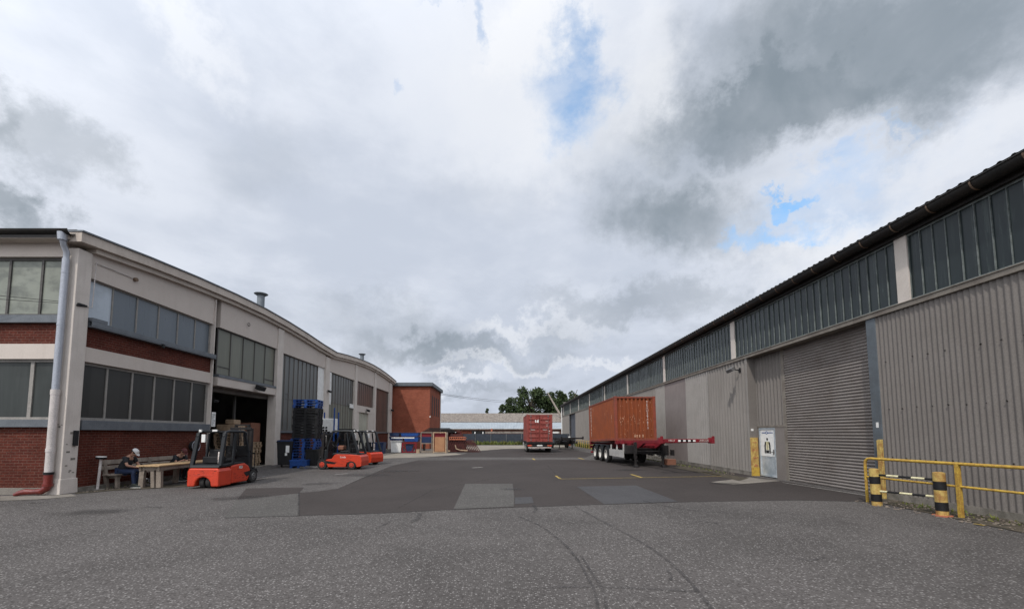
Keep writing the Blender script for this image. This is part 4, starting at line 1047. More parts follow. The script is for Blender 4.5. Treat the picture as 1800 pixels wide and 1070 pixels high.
def chassis(label, loc, rz, z0, tilt, m, side_guard=True, L=12.2, rear_lights=True, stripe=True, legs=True):
    t = thing('container_trailer', label, 'trailer', loc, rz, 'container chassis trailers')
    def zt(y): return z0 + tilt * y
    b = MB()
    for sx in (-.48, .48):
        b.prism([(.1, zt(.1) - .02), (7.6, zt(7.6) - .02), (L, zt(L) - .02), (L, zt(L) - .16), (8.6, zt(8.6) - .17), (7.8, zt(7.8) - .42), (.1, zt(.1) - .42)], sx - .07, sx + .07)
    for y in (1.0, 2.2, 3.4, 4.8, 6.4, 7.6, 9.2, 10.6): b.box(-.42, .42, y - .05, y + .05, zt(y) - .3 if y < 7.7 else zt(y) - .14, zt(y) - .05)
    b.build('main_beam', m, t, bevel=.01)
    for y in (.12, 6.0, 7.0, L - .12):
        b = MB(); zz = zt(y); mx = Matrix.Translation((0, y, zz))
        b.box(-1.2, 1.2, -.1, .1, -.15 if y > 8 else -.16, -.004, mx)
        for sx in (-1, 1): b.box(sx * 1.05, sx * 1.22, -.12, .12, -.2, .03 if y < 8 else .05, mx)
        b.build('bolster', m, t, bevel=.012)
    if stripe:
        y = L + .001; zz = zt(L - .12)
        b = MB()
        for k in range(4): b.box(-.38 + k * .22, -.27 + k * .22, y - .016, y - .012, zz - .12, zz - .04)
        b.build('reflective_marking', 'white', t)
        b = MB()
        for k in range(3): b.box(-.27 + k * .22, -.16 + k * .22, y - .016, y - .012, zz - .13, zz - .03)
        b.build('dark_marking', 'black', t)
        text('KRONE', .12, 'marking', t, (.62, y - .01, zz - .075), (radians(90), 0, pi))
        text('CARGOS', .12, 'marking', t, (-.72, y - .01, zz - .075), (radians(90), 0, pi))
    # gooseneck lock lever and drawbar parts on the front end
    for sx in (-1, 1):
        b = MB(); b.prism([(L - .5, zt(L) - .1), (L - .1, zt(L) + .0), (L + .06, zt(L) + .12), (L + .06, zt(L) - .2), (L - .1, zt(L) - .2)], sx * 1.14 - .06, sx * 1.14 + .06)
        b.build('twist_lock', m, t, bevel=.01)
    for y in (1.4, 2.7, 4.0):
        for sx in (-1, 1):
            zc = .50
            b = MB()
            pr = [(.22, .0), (.30, .04), (.48, .06), (.5, .1), (.5, .26), (.48, .31), (.30, .34), (.24, .33)]
            n = 28; prev = None
            for i in range(n + 1):
                a = 2 * pi * i / n
                c = [b.b.verts.new((sx * (.88 + w_), y + r * cos(a), zc + r * sin(a))) for r, w_ in pr]
                if prev:
                    for k in range(len(c) - 1): b.b.faces.new((prev[k], prev[k + 1], c[k + 1], c[k]))
                prev = c
            wh = b.build('wheel', 'tyre', t, smooth=True)
            b = MB(); pr = [(.30, .335), (.27, .345), (.24, .30), (.18, .22), (.13, .20), (.12, .26), (.0, .26)]; prev = None
            for i in range(n + 1):
                a = 2 * pi * i / n
                c = [b.b.verts.new((sx * (.88 + w_), y + r * cos(a), zc + r * sin(a))) for r, w_ in pr]
                if prev:
                    for k in range(len(c) - 1): b.b.faces.new((prev[k], prev[k + 1], c[k + 1], c[k]))
                prev = c
            b.build('rim', 'rim_white', wh, smooth=True)
            b = MB(); prev = None
            for i in range(13):
                a = radians(8 + 164 * i / 12)
                c = [b.b.verts.new((sx * x, y + r * cos(a), zc + r * sin(a))) for x, r in ((.86, .60), (1.24, .60), (1.24, .575), (.86, .575))]
                if prev:
                    for k in range(4): b.b.faces.new((prev[k], prev[(k + 1) % 4], c[(k + 1) % 4], c[k]))
                else: b.b.faces.new(c)
                prev = c
            b.b.faces.new(prev[::-1]); b.build('mudguard', 'fork_dk', t)
        b = MB(); b.cyl((-.9, y, .5), (.9, y, .5), .07, n=10); b.box(-.6, -.36, y - .3, y + .3, .5, zt(y) - .42); b.box(.36, .6, y - .3, y + .3, .5, zt(y) - .42); b.build('axle', 'chassis_dk', t)
    for sx in (-.74, .74):
        yl = 7.9
        b = MB(); b.box(sx - .07, sx + .07, yl - .07, yl + .07, .45, zt(yl) - .1); b.box(sx - .05, sx + .05, yl - .05, yl + .05, .08, .45); b.box(sx - .05, sx + .05, yl + .08, yl + .14, .7, zt(yl) - .2)
        b.bar((sx, yl, .95), (sx * .6, yl - .7, zt(7) - .35), .05, .05)
        lg = b.build('landing_leg', 'chassis_dk', t, bevel=.008)
        b = MB(); b.box(sx - .13, sx + .13, yl - .2, yl + .2, .0, .05); b.prism([(yl - .18, .05), (yl + .18, .05), (yl + .05, .14), (yl - .05, .14)], sx - .08, sx + .08); b.build('foot', 'chassis_dk', lg)
    b = MB(); b.cyl((-.74, 7.9, .85), (.74, 7.9, .85), .025, n=8); b.bar((-1.25, 7.9, .75), (-.74, 7.9, .8), .03, .03); b.box(-1.32, -1.22, 7.75, 8.05, .62, .92); b.build('leg_crank', 'chassis_dk', t)
    if side_guard:
        for sx in (-1, 1):
            b = MB(); b.box(sx * 1.17, sx * 1.21, 4.75, 7.3, .48, .675); b.box(sx * 1.17, sx * 1.215, 4.75, 7.3, .679, .88)
            for y in (4.9, 6.0, 7.15): b.box(sx * 1.10, sx * 1.165, y - .04, y + .04, .5, zt(y) - .2)
            b.build('side_guard', 'alu', t)
    b = MB(); b.box(-.9, .9, 6.3, 7.3, zt(7) - .75, zt(7) - .43); b.cyl((-.95, 5.7, .75), (.95, 5.7, .75), .17, n=16); b.box(-1.15, -.6, 7.35, 7.75, .62, zt(7) - .25); b.box(.6, 1.15, 7.35, 7.6, .7, zt(7) - .25)
    b.build('tool_box', 'chassis_dk', t, bevel=.02)
    if rear_lights:
        b = MB(); b.box(-1.2, 1.2, -.02, .06, z0 - .42, z0 - .25); b.box(-1.15, 1.15, .0, .08, .42, .54); b.box(-.5, -.42, .02, .1, .5, z0 - .3); b.box(.42, .5, .02, .1, .5, z0 - .3); bp = b.build('bumper', m, t, bevel=.01)
        for sx in (-1, 1):
            b = MB(); b.box(sx * .72, sx * 1.14, -.05, -.021, z0 - .40, z0 - .28); b.build('tail_light', 'rim_red', bp)
            b = MB(); b.box(sx * .72, sx * .85, -.055, -.051, z0 - .39, z0 - .29); b.build('tail_lens', 'rust_or', bp)
        b = MB(); b.box(-.26, .26, -.04, -.021, z0 - .39, z0 - .28); b.build('number_plate', 'white', bp)
        b = MB(); b.box(-1.1, 1.1, -.012, -.004, .44, .52); b.build('reflective_strip', 'marking', bp)
    return t
chassis('crimson chassis trailer with raised front end, carrying the rust orange container', (7.56, 30.6, 0), rzA, 1.2 - .004, tilt, 'ch_red')
chassis('dark chassis trailer under the weathered red container in mid yard', (XA(948.5, 40), 40.0, 0), 0, 1.016, 0.0, 'chassis_dk', stripe=False)
chassis('empty black chassis trailer standing beyond the red container near the hall', (7.35, 57.0, 0), pi + .01, 1.15, .02, 'chassis_dk', side_guard=False, stripe=False)
b = MB(); b.box(XA(1168, 24.3), XA(1187, 24.3), 24.3, 24.6, 0, .33) ; tag(b.build('timber_block', 'wood_red', bevel=.01), 'brown timber block on the ground by the wall behind the crimson trailer', 'timber')

# low yellow rail by the far door and weeds behind it
T = thing('low_railing', 'low yellow railing with many posts near the far blue door', 'railing', (10.3, 50, 0), RB.rotation_euler.z)
b = MB(); b.tube([(0, -3, .92), (0, 9, .92)], .03, 8); b.tube([(0, -3, .5), (0, 9, .5)], .022, 8); b.build('rail', 'yellow_lt', T)
for k in range(9):
    b = MB(); b.cyl((0, -3 + k * 1.5, 0), (0, -3 + k * 1.5, .92), .035, n=8); b.build('post', 'yellow_lt', T)
b = MB(); p = Vector((XA(1001, 52), 52, 0)); b.cyl(p, p + Vector((0, 0, 1.45)), .13, n=14); bo = tag(b.build('bollard', 'white'), 'tall white bollard with orange bands near the low yellow railing', 'bollard')
for z in (.3, .8):
    b = MB(); b.cyl(p + Vector((0, 0, z)), p + Vector((0, 0, z + .22)), .134, n=14); b.build('band', 'rust_or', bo)

# ================================================================== FORKLIFTS
def forklift(label, loc, rz, four=True, mast_top=1.95, num=None, word=None, s=1.0, fork_z=.08):
    t = thing('forklift', label, 'forklift', loc, rz, 'orange red forklifts')
    t.scale = (s, s, s)
    hw = .52
    def arc(cy, r, z=.0, a0=0, a1=180, n=8): return [(cy + r * cos(radians(a0 + (a1 - a0) * i / n)), z + r * sin(radians(a0 + (a1 - a0) * i / n))) for i in range(n + 1)]
    # body: side profile, (y, z)
    if four:
        prof = [(-1.12, .16), (-1.14, .40), (-1.10, .62), (-1.0, .70), (-.55, .73), (.10, .74), (.22, .70), (.34, .52), (.66, .47), (.70, .40), (.55, .22), (.52, .12)]
        prof += [(-.36, .12)] + arc(-.62, .26, .14, 0, 180, 8) + [(-.92, .12)]
    else:
        prof = [(-.40, .10), (-.40, .70), (-.1, .73), (.30, .745), (.52, .64), (.62, .48), (.60, .30), (.50, .14), (.45, .10)]
    b = MB(); b.prism(prof, -hw, hw); body = b.build('body', 'red_paint', t, bevel=.035)
    if not four:
        a = arc(0, .26, .12, 180, 0, 8)
        rp_ = [(-hw, .07), (-.27, .07)] + a + [(.27, .07), (hw, .07), (hw, .56), (hw - .05, .66), (-hw + .05, .66), (-hw, .56)]
        b = MB(); b.prism(rp_, -1.05, -.403, 'y'); b.build('counterweight', 'red_paint', t, bevel=.04)
        b = MB(); b.prism([(-.38, .46), (.38, .46), (.30, .42), (-.30, .42)], -1.056, -1.045, 'y'); b.build('vent_slot', 'rim_red', t)
    # charcoal hood rim and battery cover
    b = MB(); b.prism([(-1.02 if not four else -1.0, .675 if not four else .715), (-.98, .76), (-.3, .80), (.28, .79), (.36, .72), (.30, .705), (-.2, .70)], -hw + .03, hw - .03); b.build('battery_cover', 'fork_dk', t, bevel=.02)
    rw = random.Random(int(loc[0] * 10)); b = MB()
    for sx in (-1, 1):
        for _ in range(16):
            y = rw.uniform(-.95 if four else -.35, .4); z = rw.uniform(.2, .62); b.box(sx * (hw + .001), sx * (hw + .002), y, y + rw.uniform(.02, .16), z, z + rw.uniform(.004, .012))
    if not four:
        for _ in range(14): x = rw.uniform(-.45, .4); z = rw.uniform(.4, .6); b.box(x, x + rw.uniform(.02, .12), -1.053, -1.051, z, z + rw.uniform(.004, .012))
        b.box(-hw + .04, hw - .04, -1.053, -1.051, .08, .10) if False else None
    b.build('scuffs', 'chassis_dk', t)
    # side recess (step)
    for sx in (-1, 1):
        b = MB(); b.prism([(.24, .42), (.62, .46), (.60, .30), (.40, .26)] if not four else [(.08, .34), (.70, .44), (.62, .30), (.22, .26)], sx * (hw - .01), sx * (hw + .004)); b.build('step', 'black', t)
    b = MB(); b.box(-.44, .44, .30, .74, .28, .34); b.box(-.46, .46, .62, .76, .1, .95, taper=.9); b.build('dash_panel', 'fork_dk', t, bevel=.02)
    # seat
    b = MB(); b.box(-.24, .24, -.42, .06, .80, .90); b.box(-.22, .22, -.52, -.42, .84, 1.26, Matrix.Rotation(.0, 4, 'X')); se = b.build('seat', 'black', t, bevel=.04)
    b = MB(); b.ring((0, 0, 0), .15, .016, 'z', 20, 6); bmesh.ops.transform(b.b, matrix=Matrix.Translation((-.04, .40, 1.13)) @ Matrix.Rotation(radians(40), 4, 'X'), verts=b.b.verts); b.cyl((-.04, .6, .9), (-.04, .41, 1.12), .03, n=8); b.build('steering_wheel', 'black', t, smooth=True)
    # overhead guard
    topz = 1.86
    for sx in (-1, 1):
        x = sx * (hw - .05)
        b = MB()
        yr0, yr1 = (-.92, -.72) if not four else (-.98, -.62)
        b.bar((x, yr0, .72), (x * .94, yr1, topz - .06), .12, .10, (0, 1, 0)); b.build('rear_post', 'fork_dk', t, bevel=.015)
        b = MB(); b.bar((x, .58, .55), (x, .56, 1.1), .07, .07, (0, 1, 0)); b.bar((x, .56, 1.09), (x * .94, .34, topz - .06), .07, .07, (0, 1, 0)); b.build('front_post', 'fork_dk', t, bevel=.012)
        if not four or True:
            b = MB(); b.bar((x, -.30, .75), (x * .95, -.20, topz - .08), .06, .09, (0, 1, 0)) if not four else b.bar((x, -.52, .74), (x * .95, -.36, topz - .08), .05, .07, (0, 1, 0)); b.build('side_post', 'fork_dk', t, bevel=.012)
    b = MB(); ry = -.74 if not four else -.66
    for sx in (-1, 1): b.tube([(sx * .44, ry - .04, topz - .18), (sx * .44, ry + .04, topz - .04), (sx * .44, ry + .2, topz), (sx * .44, .22, topz), (sx * .44, .34, topz - .03), (sx * .45, .40, topz - .12)], .05, 8)
    for k in range(7): b.bar((-.44, ry + .08 + k * (.28 - ry - .08) / 6, topz), (.44, ry + .08 + k * (.28 - ry - .08) / 6, topz), .045, .035)
    b.build('overhead_guard', 'fork_dk', t, smooth=True)
    b = MB(); b.box(-.40, .40, ry + .04, .30, topz - .03, topz + .0); b.build('roof_pane', 'black', t)
    b = MB(); b.box(-.42, .42, .60, .64, .95, 1.35); b.build('dash_screen', 'black', t, bevel=.02); b = MB(); b.box(-.30, .30, -.62 if four else -.7, -.40, .80, 1.02); b.build('mast_cover', 'black', t, bevel=.02)
    b = MB(); b.tube([(-.14, .80, .3), (-.15, .79, 1.2), (-.10, .78, mast_top - .1), (-.04, .80, mast_top - .05), (.02, .80, 1.5)], .018, 6); b.tube([(.16, .80, .3), (.17, .79, 1.1), (.10, .78, mast_top - .2)], .018, 6); b.build('hose', 'black', t)
    b = MB(); b.box(-.30, -.18, ry - .05, ry, 1.5, 1.76); b.build('label_plate', 'white', t)
    b = MB(); b.cyl((.30, ry + .02, .80), (.30, ry + .02, .92), .045, n=12); b.cyl((.30, ry + .02, .92), (.30, ry + .02, 1.18), .055, .05, n=12) ; b.build('beacon', 'marking', t, smooth=True)
    b = MB(); b.box(.04, .20, ry - .03, ry + .0, topz + .0, topz + .06); b.box(-.40, -.32, ry - .05, ry - .01, topz - .02, topz + .06); b.build('work_light', 'white', t)
    # mast
    yb = .86
    b = MB()
    for sx in (-1, 1): b.box(sx * .30, sx * .40, yb - .06, yb + .06, .06, mast_top - .1); b.box(sx * .20, sx * .27, yb - .04, yb + .07, .08, mast_top)
    for z in (.3, 1.0, mast_top - .15): b.box(-.40, .40, yb - .09, yb - .061, z, z + .09)
    b.box(-.27, .27, yb - .05, yb + .05, mast_top + .001, mast_top + .05)
    b.cyl((-.12, yb, .1), (-.12, yb, mast_top - .2), .03, n=8); b.cyl((.12, yb, .1), (.12, yb, mast_top - .2), .03, n=8)
    b.build('mast', 'chassis_dk', t, bevel=.006)
    b = MB(); b.box(-.46, .46, yb + .09, yb + .13, fork_z + .05, fork_z + .16); b.box(-.46, .46, yb + .09, yb + .13, fork_z + .36, fork_z + .46)
    for k in range(6): b.box(-.46 + k * .18, -.44 + k * .18, yb + .09, yb + .12, fork_z + .46, fork_z + .95)
    b.box(-.46, .46, yb + .09, yb + .12, fork_z + .95, fork_z + 1.0)
    b.build('carriage', 'chassis_dk', t, bevel=.006)
    for sx in (-.28, .28):
        b = MB(); b.box(sx - .05, sx + .05, yb + .132, yb + .17, fork_z, fork_z + .52); b.box(sx - .05, sx + .05, yb + .17, yb + 1.15, fork_z, fork_z + .035); b.build('fork', 'steel_grey', t, bevel=.006)
    def wheel(x, y, r, wd, rim):
        b = MB(); b.cyl((x - wd / 2, y, r), (x + wd / 2, y, r), r, n=24); wh = b.build('wheel', 'tyre', t, smooth=True, bevel=.025)
        if rim:
            for sd in (-1, 1):
                b = MB(); xx = x + sd * wd / 2
                b.cyl((xx - sd * .01, y, r), (xx + sd * .012, y, r), r * .58, r * .5, n=20); b.cyl((xx + sd * .012, y, r), (xx + sd * .03, y, r), r * .2, n=10); ri = b.build('rim', rim, wh, smooth=True)
                b = MB()
                for k in range(6): a = k * pi / 3; b.cyl((xx + sd * .012, y + r * .36 * cos(a), r + r * .36 * sin(a)), (xx + sd * .02, y + r * .36 * cos(a), r + r * .36 * sin(a)), r * .07, n=6)
                b.build('rim_hole', 'black', ri)
    for sx in (-1, 1): wheel(sx * (hw - .06), .80, .235, .17, 'rim_red' if four else 'steel_grey')
    if four:
        for sx in (-1, 1): wheel(sx * (hw - .10), -.64, .215, .17, 'rim_red')
    else:
        for sx in (-1, 1): wheel(sx * .105, -.76, .205, .155, None)
    b = MB()
    for sx in (-1, 1): b.prism([(.60, .50), (.98, .50), (1.06, .36), (1.03, .34), (.95, .46), (.62, .46)], sx * (hw - .15), sx * (hw + .02))
    b.build('front_fender', 'fork_dk', t)
    if num:
        for sx in (1,):
            b = MB(); b.box(sx * (hw + .0005), sx * (hw + .003), -.02, .16, .575, .665); b.build('number_plate', 'marking', t)
            text(num, .08, 'black', t, (sx * (hw + .004), .07, .62), (radians(90), 0, radians(90)), ext=.001)
    if word:
        for sx in (-1, 1): text(word, .13, 'white', t, (sx * (hw + .003), -.22, .60), (radians(90), 0, radians(90) * sx), ext=.0015)
    return t
F1 = forklift('nearest orange forklift, its twin rear wheels turned to us, beside the timber table', (-9.68, 14.85, 0), -.02, False, 2.08, '218', None, 1.0)
F2 = forklift('orange forklift side on, white lettering and red rims, in front of the blue pallets', (-8.15, 21.75, 0), radians(88), True, 1.80, None, 'Linde', 1.03)
F3 = forklift('orange forklift behind the side on one, its rounded tail towards the yard', (-8.25, 24.9, 0), radians(68), True, 1.85, None, None, 1.03)
b = MB(); b.cyl((.523, -.8, .47), (.526, -.8, .47), .08, n=14); b.build('round_sticker', 'marking', F3)
b = MB(); b.box(-.2, .2, -.1, .2, .92, 1.15); q = b.build('driver_seat_cover', 'wood_red', F2, bevel=.06)

# ================================================================== TABLE, BENCH, PEOPLE
TB = thing('timber_table', 'long rough timber table with pale top in front of the brick wall', 'table', (-11.62, 15.55, 0))
b = MB()
for k in range(3): b.box(-.38 + k * .255, -.38 + k * .255 + .25, -1.62, 1.62, .70, .745)
b.build('tabletop', 'wood_top', TB, bevel=.008)
b = MB(); b.box(-.34, -.26, -1.55, 1.55, .58, .698); b.box(.26, .34, -1.55, 1.55, .58, .698); b.box(-.259, .259, -1.5, -1.42, .58, .698); b.box(-.259, .259, 1.42, 1.5, .58, .698); b.build('apron', 'wood', TB, bevel=.006)
for sy in (-1.45, 0, 1.45):
    for sx in (-1, 1):
        b = MB(); b.bar((sx * .30, sy, 0), (sx * .27, sy, .69), .16, .11, (0, 1, 0)); b.build('leg', 'wood', TB, bevel=.01)
b = MB(); b.bar((.10, -1.45, 0), (.06, -1.45, .58), .12, .10, (0, 1, 0)); b.build('leg', 'wood', TB, bevel=.01)
BN = thing('timber_bench', 'weathered timber bench with backrest against the brick wall', 'bench', (-12.75, 15.7, 0))
b = MB(); b.box(-.22, .02, -1.9, 1.9, .42, .47); b.box(.03, .24, -1.9, 1.9, .42, .47); b.build('seat', 'wood', BN, bevel=.008)
b = MB(); mx = Matrix.Translation((-.27, 0, .6)) @ Matrix.Rotation(radians(-10), 4, 'Y'); b.box(-.02, .02, -1.9, 1.9, .0, .13, mx); b.box(-.02, .02, -1.9, 1.9, .17, .32, mx); b.build('backrest', 'wood', BN, bevel=.006)
for sy in (-1.75, 0, 1.75):
    b = MB(); b.bar((-.16, sy, 0), (-.33, sy, .92), .09, .10, (0, 1, 0)); b.build('leg', 'wood', BN, bevel=.006)
    b = MB(); b.bar((.17, sy, 0), (.15, sy, .42), .09, .10, (0, 1, 0)); b.build('leg', 'wood', BN, bevel=.006)
    b = MB(); b.box(-.22, .18, sy + .051, sy + .1, .32, .418); b.build('rail', 'wood', BN)

def skin_mesh(name, V, E, m, parent, root, sub=2):
    """one continuous surface grown over a skeleton: V name -> (x, y, z, radius)"""
    names = list(V); me = bpy.data.meshes.new(name)
    me.from_pydata([V[k][:3] for k in names], [(names.index(a), names.index(b_)) for a, b_ in E], [])
    me.materials.append(MT[m]); o = bpy.data.objects.new(name, me); col.objects.link(o)
    bm = bmesh.new(); bm.from_mesh(me); ly = bm.verts.layers.skin.verify(); bm.verts.ensure_lookup_table()
    for i, k in enumerate(names):
        r = V[k][3]; bm.verts[i][ly].radius = r if isinstance(r, tuple) else (r, r); bm.verts[i][ly].use_root = (k == root)
    bm.to_mesh(me); bm.free()
    sk = o.modifiers.new('skin', 'SKIN'); sk.use_smooth_shade = True; sk.branch_smoothing = .6
    su = o.modifiers.new('sub', 'SUBSURF'); su.levels = sub; su.render_levels = sub
    o.parent = parent
    return o
def person(label, loc, rz, lean, head_drop, capm, arms='lap', pants='jeans', brim=True, armfwd=.40):
    """seated figure facing +Y; hips over the origin, seat height .47"""
    t = thing('person', label, 'person', loc, rz)
    hz = .56
    L_ = lambda a, d: (0, d * sin(a), d * cos(a))
    V = {}; E = []
    def v(k, x, y, z, r): V[k] = (x, y, z, r)
    def e(*ks): E.extend(zip(ks, ks[1:]))
    sl_ = sin(lean); cl = cos(lean)
    def tp(x, up, fw=0): return (x, up * sl_ + fw * cl, hz + up * cl - fw * sl_)
    v('pel', 0, 0, hz, (.15, .12)); v('wai', *tp(0, .17), (.135, .105)); v('che', *tp(0, .36), (.16, .12)); v('sho', *tp(0, .47), (.12, .09)); v('nek', *tp(0, .545, .01), .052)
    hx = tp(0, .545, .01); a = lean + head_drop
    def hp(x, up, fw): return (x, hx[1] + up * sin(a) + fw * cos(a), hx[2] + up * cos(a) - fw * sin(a))
    e('pel', 'wai', 'che', 'sho', 'nek')
    v('jaw', *hp(0, .075, .03), (.060, .068)); v('skl', *hp(0, .16, .012), (.078, .094)); v('crn', *hp(0, .21, .0), (.06, .07)); e('nek', 'jaw', 'skl', 'crn')
    hands = {}
    for s_, n in ((-1, 'l'), (1, 'r')):
        sh = tp(s_ * .19, .46, .0); v('sh' + n, *sh, .058)
        el_ = (s_ * .25, sh[1] + .12, sh[2] - .25); v('el' + n, *el_, .043)
        if arms == 'lap': wr = (s_ * .10, armfwd + .05, .70 - .02)
        else: wr = (s_ * .12, armfwd + .16, .79)
        v('wr' + n, *wr, .028); e('sho', 'sh' + n, 'el' + n, 'wr' + n); V['wr' + n] = (*wr, .028)
        pa = (wr[0] - s_ * .02, wr[1] + .07, wr[2] - .005); v('pa' + n, *pa, (.036, .020)); e('wr' + n, 'pa' + n)
        for k, (ox, ln) in enumerate(((-.028, .060), (-.010, .070), (.010, .066), (.028, .050))):
            v(f'f{k}a{n}', pa[0] + ox, pa[1] + .045, pa[2] - .004, .010); v(f'f{k}b{n}', pa[0] + ox, pa[1] + .045 + ln * .5, pa[2] - .018, .009); v(f'f{k}c{n}', pa[0] + ox, pa[1] + .045 + ln * .8, pa[2] - .038, .008)
            e('pa' + n, f'f{k}a{n}', f'f{k}b{n}', f'f{k}c{n}')
        v('th' + n, pa[0] - s_ * .04, pa[1] + .01, pa[2] + .006, .011); v('ti' + n, pa[0] - s_ * .058, pa[1] + .045, pa[2] - .004, .009); e('pa' + n, 'th' + n, 'ti' + n)
        kn = (s_ * .16, .45, .53); an = (s_ * .15, .42 + (.06 if s_ > 0 else -.08), .10)
        v('hi' + n, s_ * .10, .03, hz - .02, .088); v('kn' + n, *kn, .058); v('ca' + n, (kn[0] + an[0]) / 2, (kn[1] + an[1]) / 2 - .02, .36, .052); v('an' + n, *an, .036); v('to' + n, an[0] + s_ * .02, an[1] + .17, .035, .032)
        e('pel', 'hi' + n, 'kn' + n, 'ca' + n, 'an' + n, 'to' + n)
    skin_mesh('body', V, E, 'skin', t, 'pel')
    # clothes: shells around the same joints
    g_ = lambda k, add: (*V[k][:3], tuple(x + add for x in V[k][3]) if isinstance(V[k][3], tuple) else V[k][3] + add)
    S = {'pel': (*V['pel'][:3], (.20, .165)), 'wai': g_('wai', .055), 'che': g_('che', .06), 'sho': g_('sho', .06)}; SE = [('pel', 'wai'), ('wai', 'che'), ('che', 'sho')]
    for n in 'lr':
        S['sh' + n] = g_('sh' + n, .034); m0 = Vector(V['sh' + n][:3]).lerp(Vector(V['el' + n][:3]), .72); S['up' + n] = (*m0, .066); SE += [('sho', 'sh' + n), ('sh' + n, 'up' + n)]
    skin_mesh('shirt', S, SE, 'shirt', t, 'pel')
    S = {'pel': (*V['pel'][:2], V['pel'][2] - .02, (.16, .13))}; SE = []
    for n in 'lr':
        for k, ad in (('hi', .012), ('kn', .016), ('ca', .018), ('an', .024)): S[k + n] = g_(k + n, ad)
        SE += [('pel', 'hi' + n), ('hi' + n, 'kn' + n), ('kn' + n, 'ca' + n), ('ca' + n, 'an' + n)]
    skin_mesh('trousers', S, SE, pants, t, 'pel')
    for n in 'lr':
        an = V['an' + n]; to = V['to' + n]
        b = MB(); yy0, yy1 = an[1] - .075, to[1] + .06; xx = (an[0] + to[0]) / 2
        b.prism([(yy0, .018), (yy1 - .02, .018), (yy1, .04), (yy1 - .03, .075), (an[1] + .08, .105), (an[1] + .04, .15), (yy0 + .01, .15), (yy0 - .005, .08)], xx - .05, xx + .05)
        sh_ = b.build('shoe', 'shoe', t, bevel=.02)
        b = MB(); b.box(xx - .053, xx + .053, yy0 - .005, yy1 + .005, 0, .022); b.build('sole', 'white', sh_, bevel=.008)
    R = Matrix.Rotation(-a, 4, 'X')
    c = Vector(hp(0, .165, .0)); mxh = Matrix.Translation(c) @ R
    # face
    b = MB()
    for s_ in (-1, 1): b.sphere((s_ * .032, .082, .0), .010, .007, .006, 8, 6)
    bmesh.ops.transform(b.b, matrix=mxh, verts=b.b.verts); b.build('eye', 'hair', t, smooth=True)
    b = MB(); b.prism([(.080, .005), (.112, -.045), (.080, -.052)], -.012, .012); b.box(-.024, .024, .074, .084, -.082, -.074)
    for s_ in (-1, 1): b.sphere((s_ * .082, -.005, -.02), .012, .020, .032, 8, 6)
    bmesh.ops.transform(b.b, matrix=mxh, verts=b.b.verts); b.build('face_features', 'skin', t, smooth=True)
    b = MB(); b.sphere((0, -.016, .0), .090, .098, .085, 14, 8, -.35); bmesh.ops.transform(b.b, matrix=mxh, verts=b.b.verts); b.build('hair', 'hair', t, smooth=True)
    b = MB(); b.sphere((0, -.004, .03), .098, .112, .088, 18, 10, -.05)
    bmesh.ops.transform(b.b, matrix=mxh, verts=b.b.verts); cp = b.build('cap', capm, t, smooth=True)
    b = MB(); n = 12; A1 = [(.082 * cos(pi * i / n), .07 + .115 * sin(pi * i / n), .028 - .02 * sin(pi * i / n)) for i in range(n + 1)]
    top = [b.b.verts.new(p) for p in A1]; bot = [b.b.verts.new((p[0], p[1], p[2] - .008)) for p in A1]
    b.b.faces.new(top); b.b.faces.new(bot[::-1])
    for i in range(n): b.b.faces.new((top[i], top[i + 1], bot[i + 1], bot[i]))
    b.b.faces.new((top[n], top[0], bot[0], bot[n]))
    bmesh.ops.transform(b.b, matrix=mxh, verts=b.b.verts); b.build('brim', capm, cp)
    return t
P1_ = person('seated person in black T-shirt, jeans and pale cap, leaning forward at the table end', (-12.62, 14.15, 0), -pi / 2 + .12, radians(22), radians(26), 'cap')
b = MB(); b.box(-.035, .035, .545, .56, .66, .79, None); tag_o = b.build('phone', 'black'); tag_o.location = P1_.location; tag_o.rotation_euler = P1_.rotation_euler; tag(tag_o, 'dark phone held by the seated person in the pale cap', 'phone')
P2_ = person('person in dark top and maroon cap bent low over the far part of the table', (-12.62, 16.3, 0), -pi / 2 - .15, radians(36), radians(12), 'cap_red', 'table', 'shirt')
# hose reel, ashtray post
T = thing('hose_reel', 'black hose coil hanging on the brick wall above the seated people', 'hose', (XL - .10, 17.75, 1.27))
b = MB(); b.cyl((0, 0, 0), (.10, 0, 0), .06, n=14); b.box(0, .04, -.06, .06, -.1, .1); b.build('wall_bracket', 'steel_grey', T)
b = MB()
for k, (R_, x) in enumerate(((.17, .06), (.19, .10), (.17, .14), (.20, .17), (.18, .20))): b.ring((x, 0, 0), R_, .022, 'x', 26, 6)
b.build('hose_coil', 'black', T, smooth=True)
b = MB(); b.ring((.235, 0, 0), .225, .012, 'x', 26, 6); b.build('ring', 'pipe', T, smooth=True)
T = thing('ashtray_post', 'slim grey post with a round white top standing by the brick wall', 'ashtray', (XL + .10, 13.55, 0)); T.rotation_euler = (0, .05, 0)
b = MB(); b.cyl((0, 0, .03), (0, 0, .98), .038, n=12); b.build('post', 'pipe_white', T, smooth=True)
b = MB(); b.cyl((0, 0, .98), (0, 0, 1.04), .13, .14, n=18); b.build('bowl', 'black', T, smooth=True); b = MB(); b.cyl((0, 0, 1.041), (0, 0, 1.06), .135, n=18); b.build('lid', 'white', T, smooth=True)
b = MB(); b.cyl((0, 0, 0), (0, 0, .03), .18, n=18); b.build('base', 'concrete', T)
# debris by the table
b = MB(); b.tube([(-12.0, 14.35, .20), (-11.95, 14.3, .28), (-11.85, 14.3, .27), (-11.9, 14.35, .18), (-11.8, 14.4, .16), (-11.65, 14.4, .17)], .018, 6); tag(b.build('bent_tube', 'pipe'), 'bent light grey tube under the near end of the timber table', 'tube')

